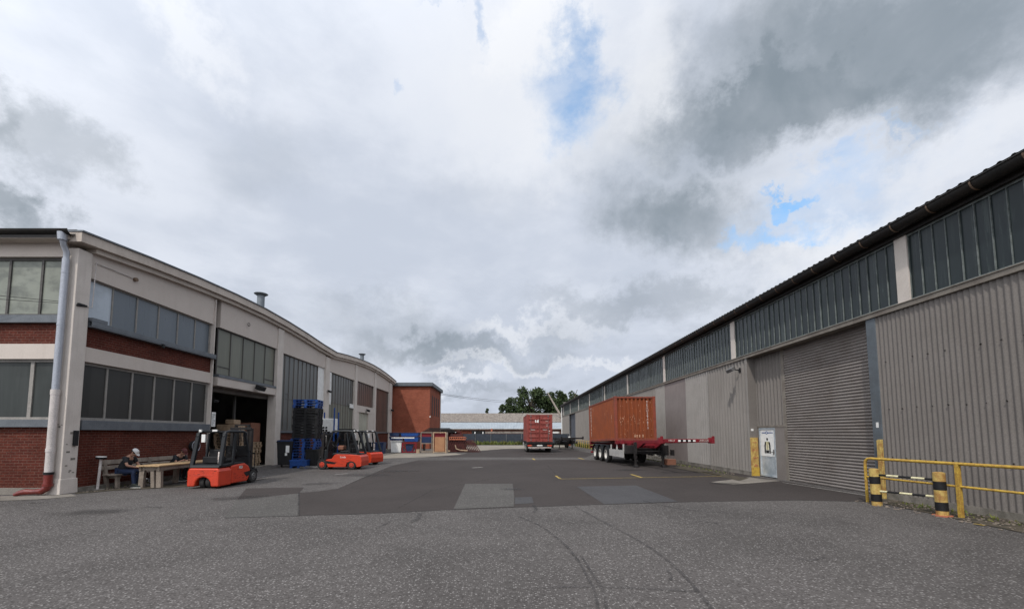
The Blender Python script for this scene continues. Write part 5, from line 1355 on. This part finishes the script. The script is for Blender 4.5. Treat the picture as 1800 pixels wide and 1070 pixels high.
# ================================================================== PALLETS, BINS
def pallet(name, m, label, L=1.3, Wd=.95, h=.15, solid=False):
    t = thing(name, label, 'pallet')
    b = MB(); nb = 5
    for k in range(nb): y = -Wd / 2 + k * (Wd - .1) / (nb - 1); b.box(-L / 2, L / 2, y, y + .1, h - .022, h)
    b.build('deck', m, t)
    b = MB()
    for x in (-L / 2, -.07, L / 2 - .14):
        b.box(x, x + .14, -Wd / 2 + .001, Wd / 2 - .001, h - .044, h - .023)
        for y in (-Wd / 2, -.06, Wd / 2 - .12): b.box(x + .002, x + .138, y + .002, y + .118, .022, h - .045)
        b.box(x, x + .14, -Wd / 2 + .001, Wd / 2 - .001, 0, .021)
    if solid: b.box(-L / 2 + .03, L / 2 - .03, -Wd / 2 + .03, Wd / 2 - .03, .03, h - .03)
    b.build('blocks', m, t)
    return t
ORD = ['', 'second', 'third', 'fourth', 'fifth', 'sixth', 'seventh', 'eighth', 'ninth', 'tenth', 'eleventh', 'twelfth', 'thirteenth', 'fourteenth', 'fifteenth']
GP = 'plastic pallets in the tall stack'
sx_, sy_ = XA(536, 23.2), 23.4
def stack(proto, n, x, y, z0, rz, labels, grp, h=.15, jit=.02):
    out_ = []
    for k in range(n):
        p = (x + random.uniform(-jit, jit), y + random.uniform(-jit, jit), z0 + k * (h + .002))
        lab = labels[0] if k == 0 else labels[2] if k == n - 1 else ORD[k] + ' ' + labels[1]
        if proto.get('_used') is None:
            proto['_used'] = 1; proto.location = p; proto.rotation_euler = (0, 0, rz); o = proto
        else: o = dup(proto, p, rz + random.uniform(-.03, .03))
        o['label'] = lab; o['group'] = grp; out_.append(o)
    return out_
pb = pallet('plastic_pallet', 'blue_pl', ''); pk = pallet('plastic_pallet', 'black', '', solid=True)
stack(pb, 6, sx_, sy_, 0, .12, ['blue plastic pallet at the foot of the tall stack, on the ground', 'blue plastic pallet counted up from the ground in the tall stack', 'sixth blue plastic pallet counted up from the ground in the tall stack'], GP)
stack(pb, 4, sx_, sy_, 6 * .152, .12, ['blue plastic pallet with three blue ones between it and the black pallets', 'blue plastic pallet of the four under the lowest black one', 'blue plastic pallet directly below the lowest black pallet of the tall stack'], GP)
stack(pk, 11, sx_ + .05, sy_, 10 * .152, .12, ['lowest black plastic pallet of the tall stack, resting on blue ones', 'black plastic pallet counted upwards in the black middle of the tall stack', 'highest black plastic pallet of the tall stack, under the blue top'], GP)
stack(pb, 3, sx_ + .03, sy_, 21 * .152, .12, ['blue plastic pallet lying on the highest black pallet', 'of the three blue pallets topping the tall stack, the middle one', 'topmost blue plastic pallet of the tall stack'], GP)
def crate_big(name, label, cat, loc, rz, sx, sy, h, m, lid=None, foot=True):
    t = thing(name, label, cat, loc, rz)
    b = MB(); z0 = .10 if foot else 0
    th = .04
    b.box(-sx / 2, sx / 2, -sy / 2, -sy / 2 + th, z0 + .03, h); b.box(-sx / 2, sx / 2, sy / 2 - th, sy / 2, z0 + .03, h)
    b.box(-sx / 2, -sx / 2 + th, -sy / 2 + th, sy / 2 - th, z0 + .03, h); b.box(sx / 2 - th, sx / 2, -sy / 2 + th, sy / 2 - th, z0 + .03, h); b.box(-sx / 2 + .01, sx / 2 - .01, -sy / 2 + .01, sy / 2 - .01, z0, z0 + .029)
    for k in range(5):
        x = -sx / 2 + sx * (k + .5) / 5; b.box(x - .02, x + .02, -sy / 2 - .015, -sy / 2 - .001, z0 + .04, h - .08)
    b.box(-sx / 2 - .015, sx / 2 + .015, -sy / 2 - .02, -sy / 2 - .001, h - .08, h)
    b.box(sx / 2 + .001, sx / 2 + .018, -sy / 2 + .001, sy / 2, h - .08, h - .001)
    b.build('tub', m, t, bevel=.008)
    if foot:
        b = MB()
        for x in (-sx / 2 + .06, 0, sx / 2 - .06): b.box(x - .06, x + .06, -sy / 2 + .02, sy / 2 - .02, 0, z0 - .001)
        b.build('runner', m, t)
    if lid:
        b = MB(); b.box(-sx / 2 - .03, sx / 2 + .03, -sy / 2 - .03, sy / 2 + .03, h + .002, h + .05); b.build('lid', lid, t, bevel=.01)
    return t
crate_big('plastic_crate', 'big blue plastic crate low beside the foot of the pallet stack', 'crate', (XA(530, 22.4), 22.35, 0), .1, .85, .5, .42, 'blue_pl')
crate_big('plastic_crate', 'big black crate behind the mast of the side on forklift', 'crate', (XA(557, 22.9), 23.0, 0), .05, .9, .8, .95, 'black')
# wheelie bin
T = thing('wheelie_bin', 'dark wheelie bin with blue lid and white stickers beside the cream pillar', 'bin', (XA(505, 23.0), 23.0, 0), .15)
b = MB(); b.prism([(-.32, .12), (.32, .12), (.40, 1.30), (-.40, 1.30)], -.34, .34, 'y'); b.box(-.42, .42, -.36, .38, 1.30, 1.36); b.build('tub', 'black', T, bevel=.02)
b = MB(); b.prism([(-.42, 1.361), (.42, 1.361), (.36, 1.44), (-.36, 1.44)], -.36, .40, 'y'); b.build('lid', 'navy', T, bevel=.015)
b = MB(); b.box(.08, .26, -.39, -.385, .78, 1.15); b.box(.05, .16, -.39, -.385, .62, .76); b.build('sticker', 'white', T)
for s_ in (-1, 1): b = MB(); b.cyl((s_ * .30, .3, .1), (s_ * .34, .3, .1), .1, n=14); b.build('wheel', 'tyre', T)
# blue stillage with a white tank, black pallets beside
T = thing('blue_rack', 'tall blue steel rack with two posts behind the forklifts', 'rack', (XA(578, 27.6), 27.6, 0), .05)
for sx in (-.46, .46):
    for sy in (-.4, .4):
        b = MB(); b.box(sx - .035, sx + .035, sy - .035, sy + .035, 0, 3.45 if sy < 0 else 3.2); b.build('post', 'blue_pl', T)
b = MB()
for z in (.3, 1.75, ): b.box(-.42, .42, -.43, -.37, z, z + .09); b.box(-.42, .42, .37, .43, z, z + .09); b.box(-.43, -.37, -.36, .36, z, z + .09); b.box(.37, .43, -.36, .36, z, z + .09)
b.build('shelf_frame', 'navy', T)
T = thing('white_tank', 'white plastic tank box with four dark openings on the blue rack', 'tank', (XA(578, 27.5), 27.55, 1.845), .05)
b = MB(); b.box(-.42, .42, -.36, .36, .0, .92); b.build('tank', 'white', T, bevel=.05)
b = MB()
for x in (-.30, -.12):
    for z in (.10, .27): b.box(x, x + .12, -.372, -.361, z, z + .12)
b.build('opening', 'black', T)
stack(pk, 5, XA(601, 28.6), 28.8, 1.35, .1, ['black plastic pallet at the foot of the short pile behind the forklifts', 'black pallet from below in the short pile behind the forklifts', 'black plastic pallet topping the short pile behind the forklifts'], 'black pallets behind the forklifts', jit=.06)
crate_big('plastic_crate', 'black crate with the short pile of black pallets on it', 'crate', (XA(601, 28.6), 28.8, 0), .1, 1.15, .8, 1.345, 'black', 'navy')
# inside the open door: stacks of wooden pallets and boards
pw = thing('wooden_pallet', '', 'pallet')
b = MB()
for k in range(6): y = -.4 + k * .14; b.box(-.6, .6, y, y + .10, .12, .142)
for y in (-.4, -.05, .3): b.box(-.6, .6, y, y + .1, .0, .02); [b.box(x, x + .1, y + .001, y + .099, .021, .119) for x in (-.6, -.05, .5)]
b.build('boards', 'wood_pale', pw)
GW = 'wooden pallets inside the open door'
for (x, y, n, who, z0) in ((-15.2, 20.7, 15, 'left', .02), (-14.1, 22.0, 13, 'middle', .02), (-14.2, 23.55, 9, 'right', .02)):
    stack(pw, n, x, y, z0, .08, [f'wooden pallet at the foot of the {who} stack inside the open door', f'wooden pallet from the floor in the {who} stack inside the open door', f'topmost wooden pallet of the {who} stack inside the open door'], GW, .143, .04)
b = MB(); b.box(-.5, .5, -.42, .42, 0, 1.05); o = tag(b.build('cardboard_box', 'wood_red', bevel=.01), 'tall red brown box standing on the right pallet stack inside the open door', 'box'); o.location = (-14.2, 23.5, 9 * .145 + .03)
b = MB(); b.box(-.6, .5, -.3, .4, 0, .35); b.box(-.2, .3, -.25, .3, .35, .6); o = tag(b.build('sack_pile', 'wood_pale', bevel=.05), 'pale bundle lying on the middle pallet stack inside the open door', 'bundle'); o.location = (-14.1, 22.0, 13 * .145 + .03)

# ---- stuff in front of the brick block
def at(px, Y, z=0): return Vector((XA(px, Y), Y, z))
def bin_(px0, px1, Y, z0, z1, m, label, name='large_bin', cat='bin', dep=1.0, lid=None):
    x0, x1 = XA(px0, Y), XA(px1, Y); t = thing(name, label, cat, ((x0 + x1) / 2, Y + dep / 2, z0))
    wd = (x1 - x0) / 2; h = z1 - z0
    b = MB(); b.prism([(-wd * .88, .0), (wd * .88, .0), (wd, h * .9), (-wd, h * .9)], -dep / 2, dep / 2, 'y'); b.build('tub', m, t, bevel=.02)
    b = MB(); b.box(-wd - .02, wd + .02, -dep / 2 - .03, dep / 2 + .03, h * .9 + .001, h); b.build('rim', lid or m, t, bevel=.015)
    return t
Y0 = 39.5
bin_(654, 674, 37.5, 0, ZA(777, 37.5), 'navy', 'navy bin behind the tail of the rear forklift')
bin_(687, 706, Y0, .05, ZA(774, Y0), 'white', 'white ribbed box standing under the stacked blue crates', 'white_box', 'box')
bin_(684, 709, Y0 + .3, ZA(773.5, Y0), ZA(767, Y0), 'navy', 'navy crate lying on the white ribbed box', 'blue_crate', 'crate', lid='navy')
bin_(684, 702, Y0 + .3, ZA(766.5, Y0), ZA(760, Y0), 'navy', 'upper left navy crate stacked beside the brick block', 'blue_crate', 'crate')
bin_(704, 736, Y0 + .3, ZA(766.5, Y0), ZA(760, Y0), 'blue_pl', 'wide blue crate on top of the crate stack beside the brick block', 'blue_crate', 'crate', lid='navy')
bin_(710, 736, Y0 + .3, ZA(776, Y0), ZA(767, Y0), 'blue_pl', 'wide blue crate lying on the red steel stillage', 'blue_crate', 'crate', lid='navy')
b = MB(); p = at(688, Y0 - .3, ZA(770, Y0)); b.box(0, XA(728, Y0) - XA(688, Y0), 0, .1, 0, .10, Matrix.Translation(p)); tag(b.build('pale_beam', 'white'), 'pale beam lying across the blue crates', 'beam')
# red stillage
T = thing('red_stillage', 'red steel frame stillage with a dark blue panel inside', 'stillage', at(720, Y0))
wd = (XA(733, Y0) - XA(707, Y0)) / 2; hh = ZA(777, Y0)
b = MB()
for x in (-wd, wd - .12): b.box(x, x + .12, -.1, 0, 0, hh)
b.box(-wd + .12, wd - .12, -.1, 0, 0.05, .15); b.box(-wd + .12, wd - .12, -.1, 0, hh - .12, hh); b.build('frame', 'ch_red', T)
b = MB(); b.bar((-wd + .1, -.05, hh - .1), (-wd + .45, -.05, .15), .08, .06); b.bar((wd - .1, -.05, hh - .1), (wd - .45, -.05, .15), .08, .06); b.build('brace', 'ch_red', T)
b = MB(); b.box(-.33, .3, .02, .5, .12, hh - .15); b.build('panel', 'navy', T)
# rack of boards with blue panels
T = thing('wooden_rack', 'open timber rack with a dark board and pale feet beside the white door frame', 'rack', at(750, Y0))
wd = .55; hh = ZA(768, Y0)
for x in (-wd, wd - .08): b = MB(); b.box(x, x + .08, -.08, 0, 0, 1.95); b.build('post', 'wood', T)
b = MB(); b.box(-wd + .08, wd - .08, -.08, 0, .02, .22); b.box(-wd + .08, wd - .08, -.08, 0, .85, .93); b.box(-wd + .08, wd - .08, -.08, 0, 1.85, 1.95); b.build('cross_bar', 'wood', T)
b = MB(); b.box(-wd, wd, .02, .4, .94, 1.5); b.build('dark_board', 'navy', T)
b = MB(); b.box(-wd, wd, .02, .4, 1.5, 1.84); b.build('crimson_board', 'ch_red', T)
b = MB(); b.box(-.9, -.6, -.3, 0, 0, .35); b.build('pale_block', 'wood_pale', T)
# white frame with wood panel
T = thing('white_door_frame', 'white frame holding a tall orange brown wooden panel', 'frame', at(773, Y0 - .4))
wd = (XA(785, Y0 - .4) - XA(761.5, Y0 - .4)) / 2; hh = ZA(759, Y0 - .4)
b = MB()
for x in (-wd, wd - .09): b.box(x, x + .09, -.07, 0, 0, hh)
b.box(-wd + .09, wd - .09, -.07, 0, hh - .08, hh); b.box(-wd + .09, wd - .09, -.07, 0, .08, .14); b.build('frame', 'wood_pale', T)
b = MB(); b.box(-wd + .15, wd - .15, .02, .07, .15, 1.45); b.cyl((-wd + .15, .045, 1.45), (wd - .15, .045, 1.45), .03); b.build('wooden_panel', mat('orange_plywood', (.36, .19, .10), (.27, .13, .07), .7, scale=2), T, bevel=.03)
b = MB(); b.box(-wd + .1, wd - .1, .1, .15, .1, hh - .1); b.build('back_board', 'ch_red', T)
b = MB(); b.box(wd - .01, wd + .12, -.02, .25, 0, hh - .02); b.build('side_board', 'wood', T)
# rusty frames and rollers
T = thing('frame_stack', 'dark stack of flat steel frames behind the racks', 'stack', at(765, 41.5))
b = MB()
for k in range(6): b.box(-1.3 + .12 * k, 2.1 - .15 * k, 0, 1.0, 1.95 + k * .07, 2.0 + k * .07)
for x in (-1.2, .2, 1.6): b.box(x, x + .1, .1, .2, 0, 1.95); b.box(x, x + .1, .8, .9, 0, 1.95)
b.build('frames', 'chassis_dk', T)
T = thing('rusty_conveyor_pile', 'pile of dark rusty angled steel frames with an orange beam on top', 'scrap pile', at(812, 41))
x0, x1 = XA(788, 41) - XA(812, 41), XA(835, 41) - XA(812, 41)
for k in range(17):
    x = x0 + (x1 - x0) * k / 17
    b = MB(); b.bar((x + .15 + .02 * k, 0, 0), (x - .25 + .015 * k, .0, 1.28 - .012 * k), .07, .10, (0, 1, 0)); b.bar((x + .35 + .02 * k, .5, 0), (x - .1, .5, 1.2), .07, .08, (0, 1, 0)); b.build('bar', 'rust_dk', T)
b = MB(); b.box(x0 + .1, x1 - .9, -.12, -.02, 1.18, 1.3); b.box(x0 + .1, x1 - .9, -.12, -.02, 1.42, 1.5); [b.box(x0 + .1 + k * .2, x0 + .16 + k * .2, -.12, -.02, 1.3, 1.42) for k in range(9)]; b.build('orange_beam', 'rust_or', T)
b = MB(); b.box(x0 + .1, x1 - .9, .02, .9, 1.28, 1.34); b.box(x0 + .2, x1 - 1.2, .1, .8, 1.36, 1.75); b.build('top_frames', 'rust_dk', T)
b = MB(); b.box(x0, x1 - .9, .12, 1.0, .02, 1.1); b.build('lower_frames', 'rust_dk', T)
b = MB(); b.box(x0 - .1, x0 + .2, -.2, -.02, .05, .2); b.tube([(x0 + .7, -.2, .7), (x0 + .8, -.22, .35), (x0 + 1.2, -.25, .2), (x0 + 1.9, -.25, .18)], .05, 6); b.box(x1 - 1.0, x1 - .7, -.25, -.05, .08, .2); b.build('pale_scraps', 'wood_pale', T)
T = thing('crimson_rack', 'tall crimson steel rack between the wooden panel and the rusty pile', 'rack', at(793, 42.2))
b = MB()
for k in range(7): b.box(-.9 + k * .3, -.84 + k * .3, 0, .08, 0, 2.05)
b.build('bars', 'ch_red', T)
b = MB(); b.box(-.9, .98, -.04, -.001, 1.98, 2.1); b.box(-.9, .98, .09, .8, .3, 1.9); b.build('load', 'rust_dk', T)
# manhole
b = MB(); p = G(838, 822); 
b.b.free()

# ================================================================== FAR END: fence, low hall, trees
F = thing('screen_fence', 'dark screened fence across the end of the yard', 'fence', (0, 69, 0))
b = MB(); b.box(-12, 11, 0, .03, .02, 1.78); b.build('screen', 'fence', F)
for k in range(10):
    b = MB(); x = -11.9 + k * 2.52; b.box(x, x + .07, -.08, -.005, 0, 1.85); b.build('post', 'steel_grey', F)
FH = thing('far_hall', 'low brick hall with a two band corrugated roof beyond the fence', 'building', (-5, 92, 0), worldcoords=True)
def roofband(ya, za, yb, zb, x0, x1, name, m, pitch=.35, amp=.05):
    b = MB(); n = int((x1 - x0) / pitch * 4); prev = None
    for i in range(n + 1):
        x = x0 + (x1 - x0) * i / n; d = amp * sin(2 * pi * i / 4)
        c = (b.b.verts.new((x, ya, za + d)), b.b.verts.new((x, yb, zb + d)))
        if prev: b.b.faces.new((prev[0], c[0], c[1], prev[1]))
        prev = c
    return b.build(name, m, FH, smooth=True)
roofband(92, ZA(753.5, 92), 97.5, ZA(742, 97.5), -40, 18, 'roof', 'far_light')
roofband(97.4, ZA(741.6, 97.5), 104, ZA(726, 104), -40, 18, 'roof', 'far_roof')
b = MB(); b.box(-40, 18, 92.6, 93, 0, 2.9); b.box(-40, 18, 104, 104.3, 0, 6.2); b.build('wall', 'brick_new', FH)
b = MB(); b.box(-40, 18, 91.8, 92, 2.68, 2.88); b.build('gutter', 'far_roof', FH)
for (a, c) in ((763, 795), (796, 800), (829, 853)):
    b = MB(); b.box(XA(a, 92.5), XA(c, 92.5), 92.5, 92.59, .8, 2.45); f = b.build('window', 'frame_dark', FH)
    b = MB(); b.box(XA(a, 92.5) + .2, XA(c, 92.5) - .2, 92.48, 92.499, .9, 2.3); bmesh.ops.translate(b.b, verts=b.b.verts, vec=-Vector(FH.location)); b.build('pane', 'glass_low', f)
for px in (801, 835, 849):
    b = MB(); x = XA(px, 88); b.cyl((x, 88, 0), (x, 88, 2.2), .22, .1); b.build('downpipe', 'white', FH)
b = MB(); b.box(XA(853, 85), XA(985, 85), 85, 91, 1.85, 2.25); b.build('lean_to_roof', 'far_roof', FH)
b = MB(); x = XA(864, 90); b.cyl((x, 91.5, 0), (x, 91.5, 2.9), .2); b.build('downpipe', 'rust_or', FH)
b = MB(); b.box(XA(972, 84), XA(982, 84), 84, 84.1, 1.9, 2.2); tag(b.build('fence_sign', 'white'), 'small white board beyond the fence to the right of the red container', 'sign')

def tree(name, label, loc, H, R, dens=1, m='leaf', seed=1, shape='round', grp='trees beyond the low hall'):
    rr = random.Random(seed); t = thing(name, label, 'tree', loc, 0, grp)
    b = MB(); pts = [(0, 0, 0), (.1, .1, H * .3), (-.1, .05, H * .6), (.1, 0, H * .85)]
    b.tube(pts, [R * .07, R * .06, R * .04, R * .015], 8)
    clumps = []
    nc = int(34 * dens)
    for i in range(nc):
        h = rr.uniform(.12, .95)
        prof_ = sin(pi * min(1, (1 - h) * 1.15 + .06)) ** .6 if shape == 'round' else (1 - h) ** .75 + .06
        a = rr.uniform(0, 2 * pi); rad = R * prof_ * sqrt(rr.uniform(.1, 1))
        c = Vector((rad * cos(a), rad * sin(a), h * H)); clumps.append((c, R * rr.uniform(.24, .42)))
        if rr.random() < .6: b.tube([(0, 0, h * H * .7), tuple(c * .6 + Vector((0, 0, h * H * .34))), tuple(c)], [R * .03, R * .02, R * .008], 5)
    b.build('trunk', 'bark', t)
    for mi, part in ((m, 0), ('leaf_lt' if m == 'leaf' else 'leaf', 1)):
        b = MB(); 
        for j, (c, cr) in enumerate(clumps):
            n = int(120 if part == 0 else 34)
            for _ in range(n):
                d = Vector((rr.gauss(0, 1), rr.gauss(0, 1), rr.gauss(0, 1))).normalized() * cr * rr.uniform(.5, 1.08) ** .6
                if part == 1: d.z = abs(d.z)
                p = c + d; s_ = rr.uniform(.14, .32) * (R / 4) ** .3
                u = Vector((rr.gauss(0, 1), rr.gauss(0, 1), rr.gauss(0, .6))).normalized(); v_ = u.cross(Vector((rr.gauss(0, 1), rr.gauss(0, 1), rr.gauss(0, 1)))).normalized()
                vs = [b.b.verts.new(p + u * s_ + v_ * 0), b.b.verts.new(p + v_ * s_ * .7), b.b.verts.new(p - u * s_), b.b.verts.new(p - v_ * s_ * .7)]
                b.b.faces.new(vs)
        me = bpy.data.meshes.new('crown'); b.b.to_mesh(me); b.b.free(); me.materials.append(MT[mi]); o = bpy.data.objects.new('crown', me); col.objects.link(o); o.parent = t
    return t
def T_(px, Y, pytop, R, lab, seed, shape='round', name='broadleaf_tree', **k): tree(name, lab, (XA(px, Y), Y, 0), ZA(pytop, Y), R, seed=seed, shape=shape, **k)
T_(897, 116, 699, 3.0, 'pointed dark green tree left of the tall round one', 1, 'cone', 'conifer_tree', dens=1.0)
T_(882, 120, 710, 1.8, 'small bush like tree at the left end of the row behind the low hall', 2, 'cone', 'small_tree', dens=.6)
T_(934, 114, 683, 4.6, 'tallest broad tree of the row, behind the red container', 3, 'round', 'broadleaf_tree', dens=2.2)
T_(958, 118, 695, 3.0, 'narrow dark tree between the broad tree and the leaning dead trunk', 4, 'cone', 'conifer_tree', dens=1.4)
T_(977, 112, 688, 3.0, 'dark green tree just right of the leaning dead trunk', 5, 'round', 'broadleaf_tree', dens=1.5)
T_(998, 116, 687, 3.0, 'dark green tree rising behind the far roof corner of the hall', 6, 'round', 'broadleaf_tree', dens=1.5)
T_(1012, 122, 692, 2.4, 'tree mostly hidden behind the roof of the corrugated hall', 7, 'cone', 'conifer_tree', dens=1.0)
T_(916, 122, 710, 2.4, 'low tree in the gap between the pointed and the broad tree', 8, 'round', 'small_tree', dens=.9)
T_(856, 130, 717, 1.1, 'tiny tree tip showing over the roof of the low hall', 9, 'cone', 'small_tree', dens=.5)
b = MB(); Yd = 100; p0 = Vector((XA(987, Yd), Yd, ZA(732, Yd))); p1 = Vector((XA(963, Yd), Yd, ZA(689, Yd)))
b.tube([Vector((XA(1005, Yd), Yd, 0)), p0, p0.lerp(p1, .6) + Vector((-.1, 0, .1)), p1], [.4, .28, .2, .1], 8); b.tube([p0.lerp(p1, .75), p0.lerp(p1, .8) + Vector((-.5, 0, .9))], [.1, .04], 6)
tag(b.build('dead_tree', 'bark_pale'), 'bare pale dead trunk leaning to the left in front of the trees', 'tree')
b = MB(); b.tube([(XA(1012, 100), 100, 0), (XA(1010, 100), 100, ZA(700, 100)), (XA(1016, 100), 100, ZA(684, 100))], [.2, .12, .05], 6); tag(b.build('dead_tree', 'bark'), 'thin dead branch sticking up over the far roof edge', 'tree')
# cables over the yard end
for i, (z0, z1) in enumerate(((ZA(689, 58), ZA(703, 110)), (ZA(693, 58), ZA(705, 110)))):
    p0 = Vector((bx1, 58, 7.2 + .15 * (1 - i))); p1 = Vector((XA(930, 112), 112, ZA(705, 112) - .5 * i)); b = MB()
    b.tube([p0.lerp(p1, t) + Vector((0, 0, -1.5 * t * (1 - t))) for t in [k / 12 for k in range(13)]], .022, 5)
    tag(b.build('overhead_cable', 'black'), ['upper cable from the brick block roof to the trees', 'lower cable from the brick block roof to the trees'][i], 'cable', 'cables beyond the brick block')
# weeds
def weeds(name, pts, n, hmin, hmax, m, seed):
    rr = random.Random(seed); b = MB()
    for _ in range(n):
        x0, x1, y0, y1 = rr.choice(pts); x, y = rr.uniform(x0, x1), rr.uniform(y0, y1)
        k = rr.uniform(hmin, hmax) * (0.35 + rr.random() ** 2)
        a = rr.uniform(0, 6.3); s_ = k * .16 + .012
        dx_, dy_ = cos(a) * s_, sin(a) * s_; lx, ly = rr.gauss(0, .3) * k, rr.gauss(0, .3) * k
        b.quad((x - dx_, y - dy_, 0), (x + dx_, y + dy_, 0), (x + lx + dx_ * .6, y + ly + dy_ * .6, k * .6), (x + lx * 1.4, y + ly * 1.4, k))
    me = bpy.data.meshes.new(name); b.b.to_mesh(me); b.b.free(); me.materials.append(MT[m]); o = bpy.data.objects.new(name, me); col.objects.link(o); o['kind'] = 'stuff'
weeds('weeds', [(-7.5, 10.5, 67.9, 68.9)] * 3 + [(10.75, 11.2, 46, 62)], 7000, .10, .62, 'weed', 1)
weeds('weeds', [(9.9, 10.35, 19, 30), (9.9, 10.5, 4, 11), (10.1, 10.5, 30, 60)], 1500, .02, .10, 'weed', 2)
weeds('weeds', [(-13.05, -12.8, 13.3, 19), (-13.0, -12.8, 25, 49)], 400, .02, .12, 'weed', 3)
# fallen leaves and gravel bits at the wall foot
rr = random.Random(5); b = MB()
for _ in range(900):
    s_ = rr.uniform(.008, .03); t_ = rr.random()
    if t_ < .5: x, y = rr.uniform(9.2, 10.45), rr.uniform(4, 11.3)
    elif t_ < .8: x, y = rr.uniform(-13.0, -12.4), rr.uniform(13, 19)
    else: x, y = rr.uniform(9.8, 10.5), rr.uniform(18.5, 30)
    a = rr.uniform(0, 3.1); b.box(-s_, s_, -s_ * .6, s_ * .6, 0, s_ * .6, Matrix.Translation((x, y, .013)) @ Matrix.Rotation(a, 4, 'Z'))
o = b.build('debris', 'wood'); o['kind'] = 'stuff'

for o in bpy.data.objects:
    for k in ('_world', '_used'):
        if k in o: del o[k]
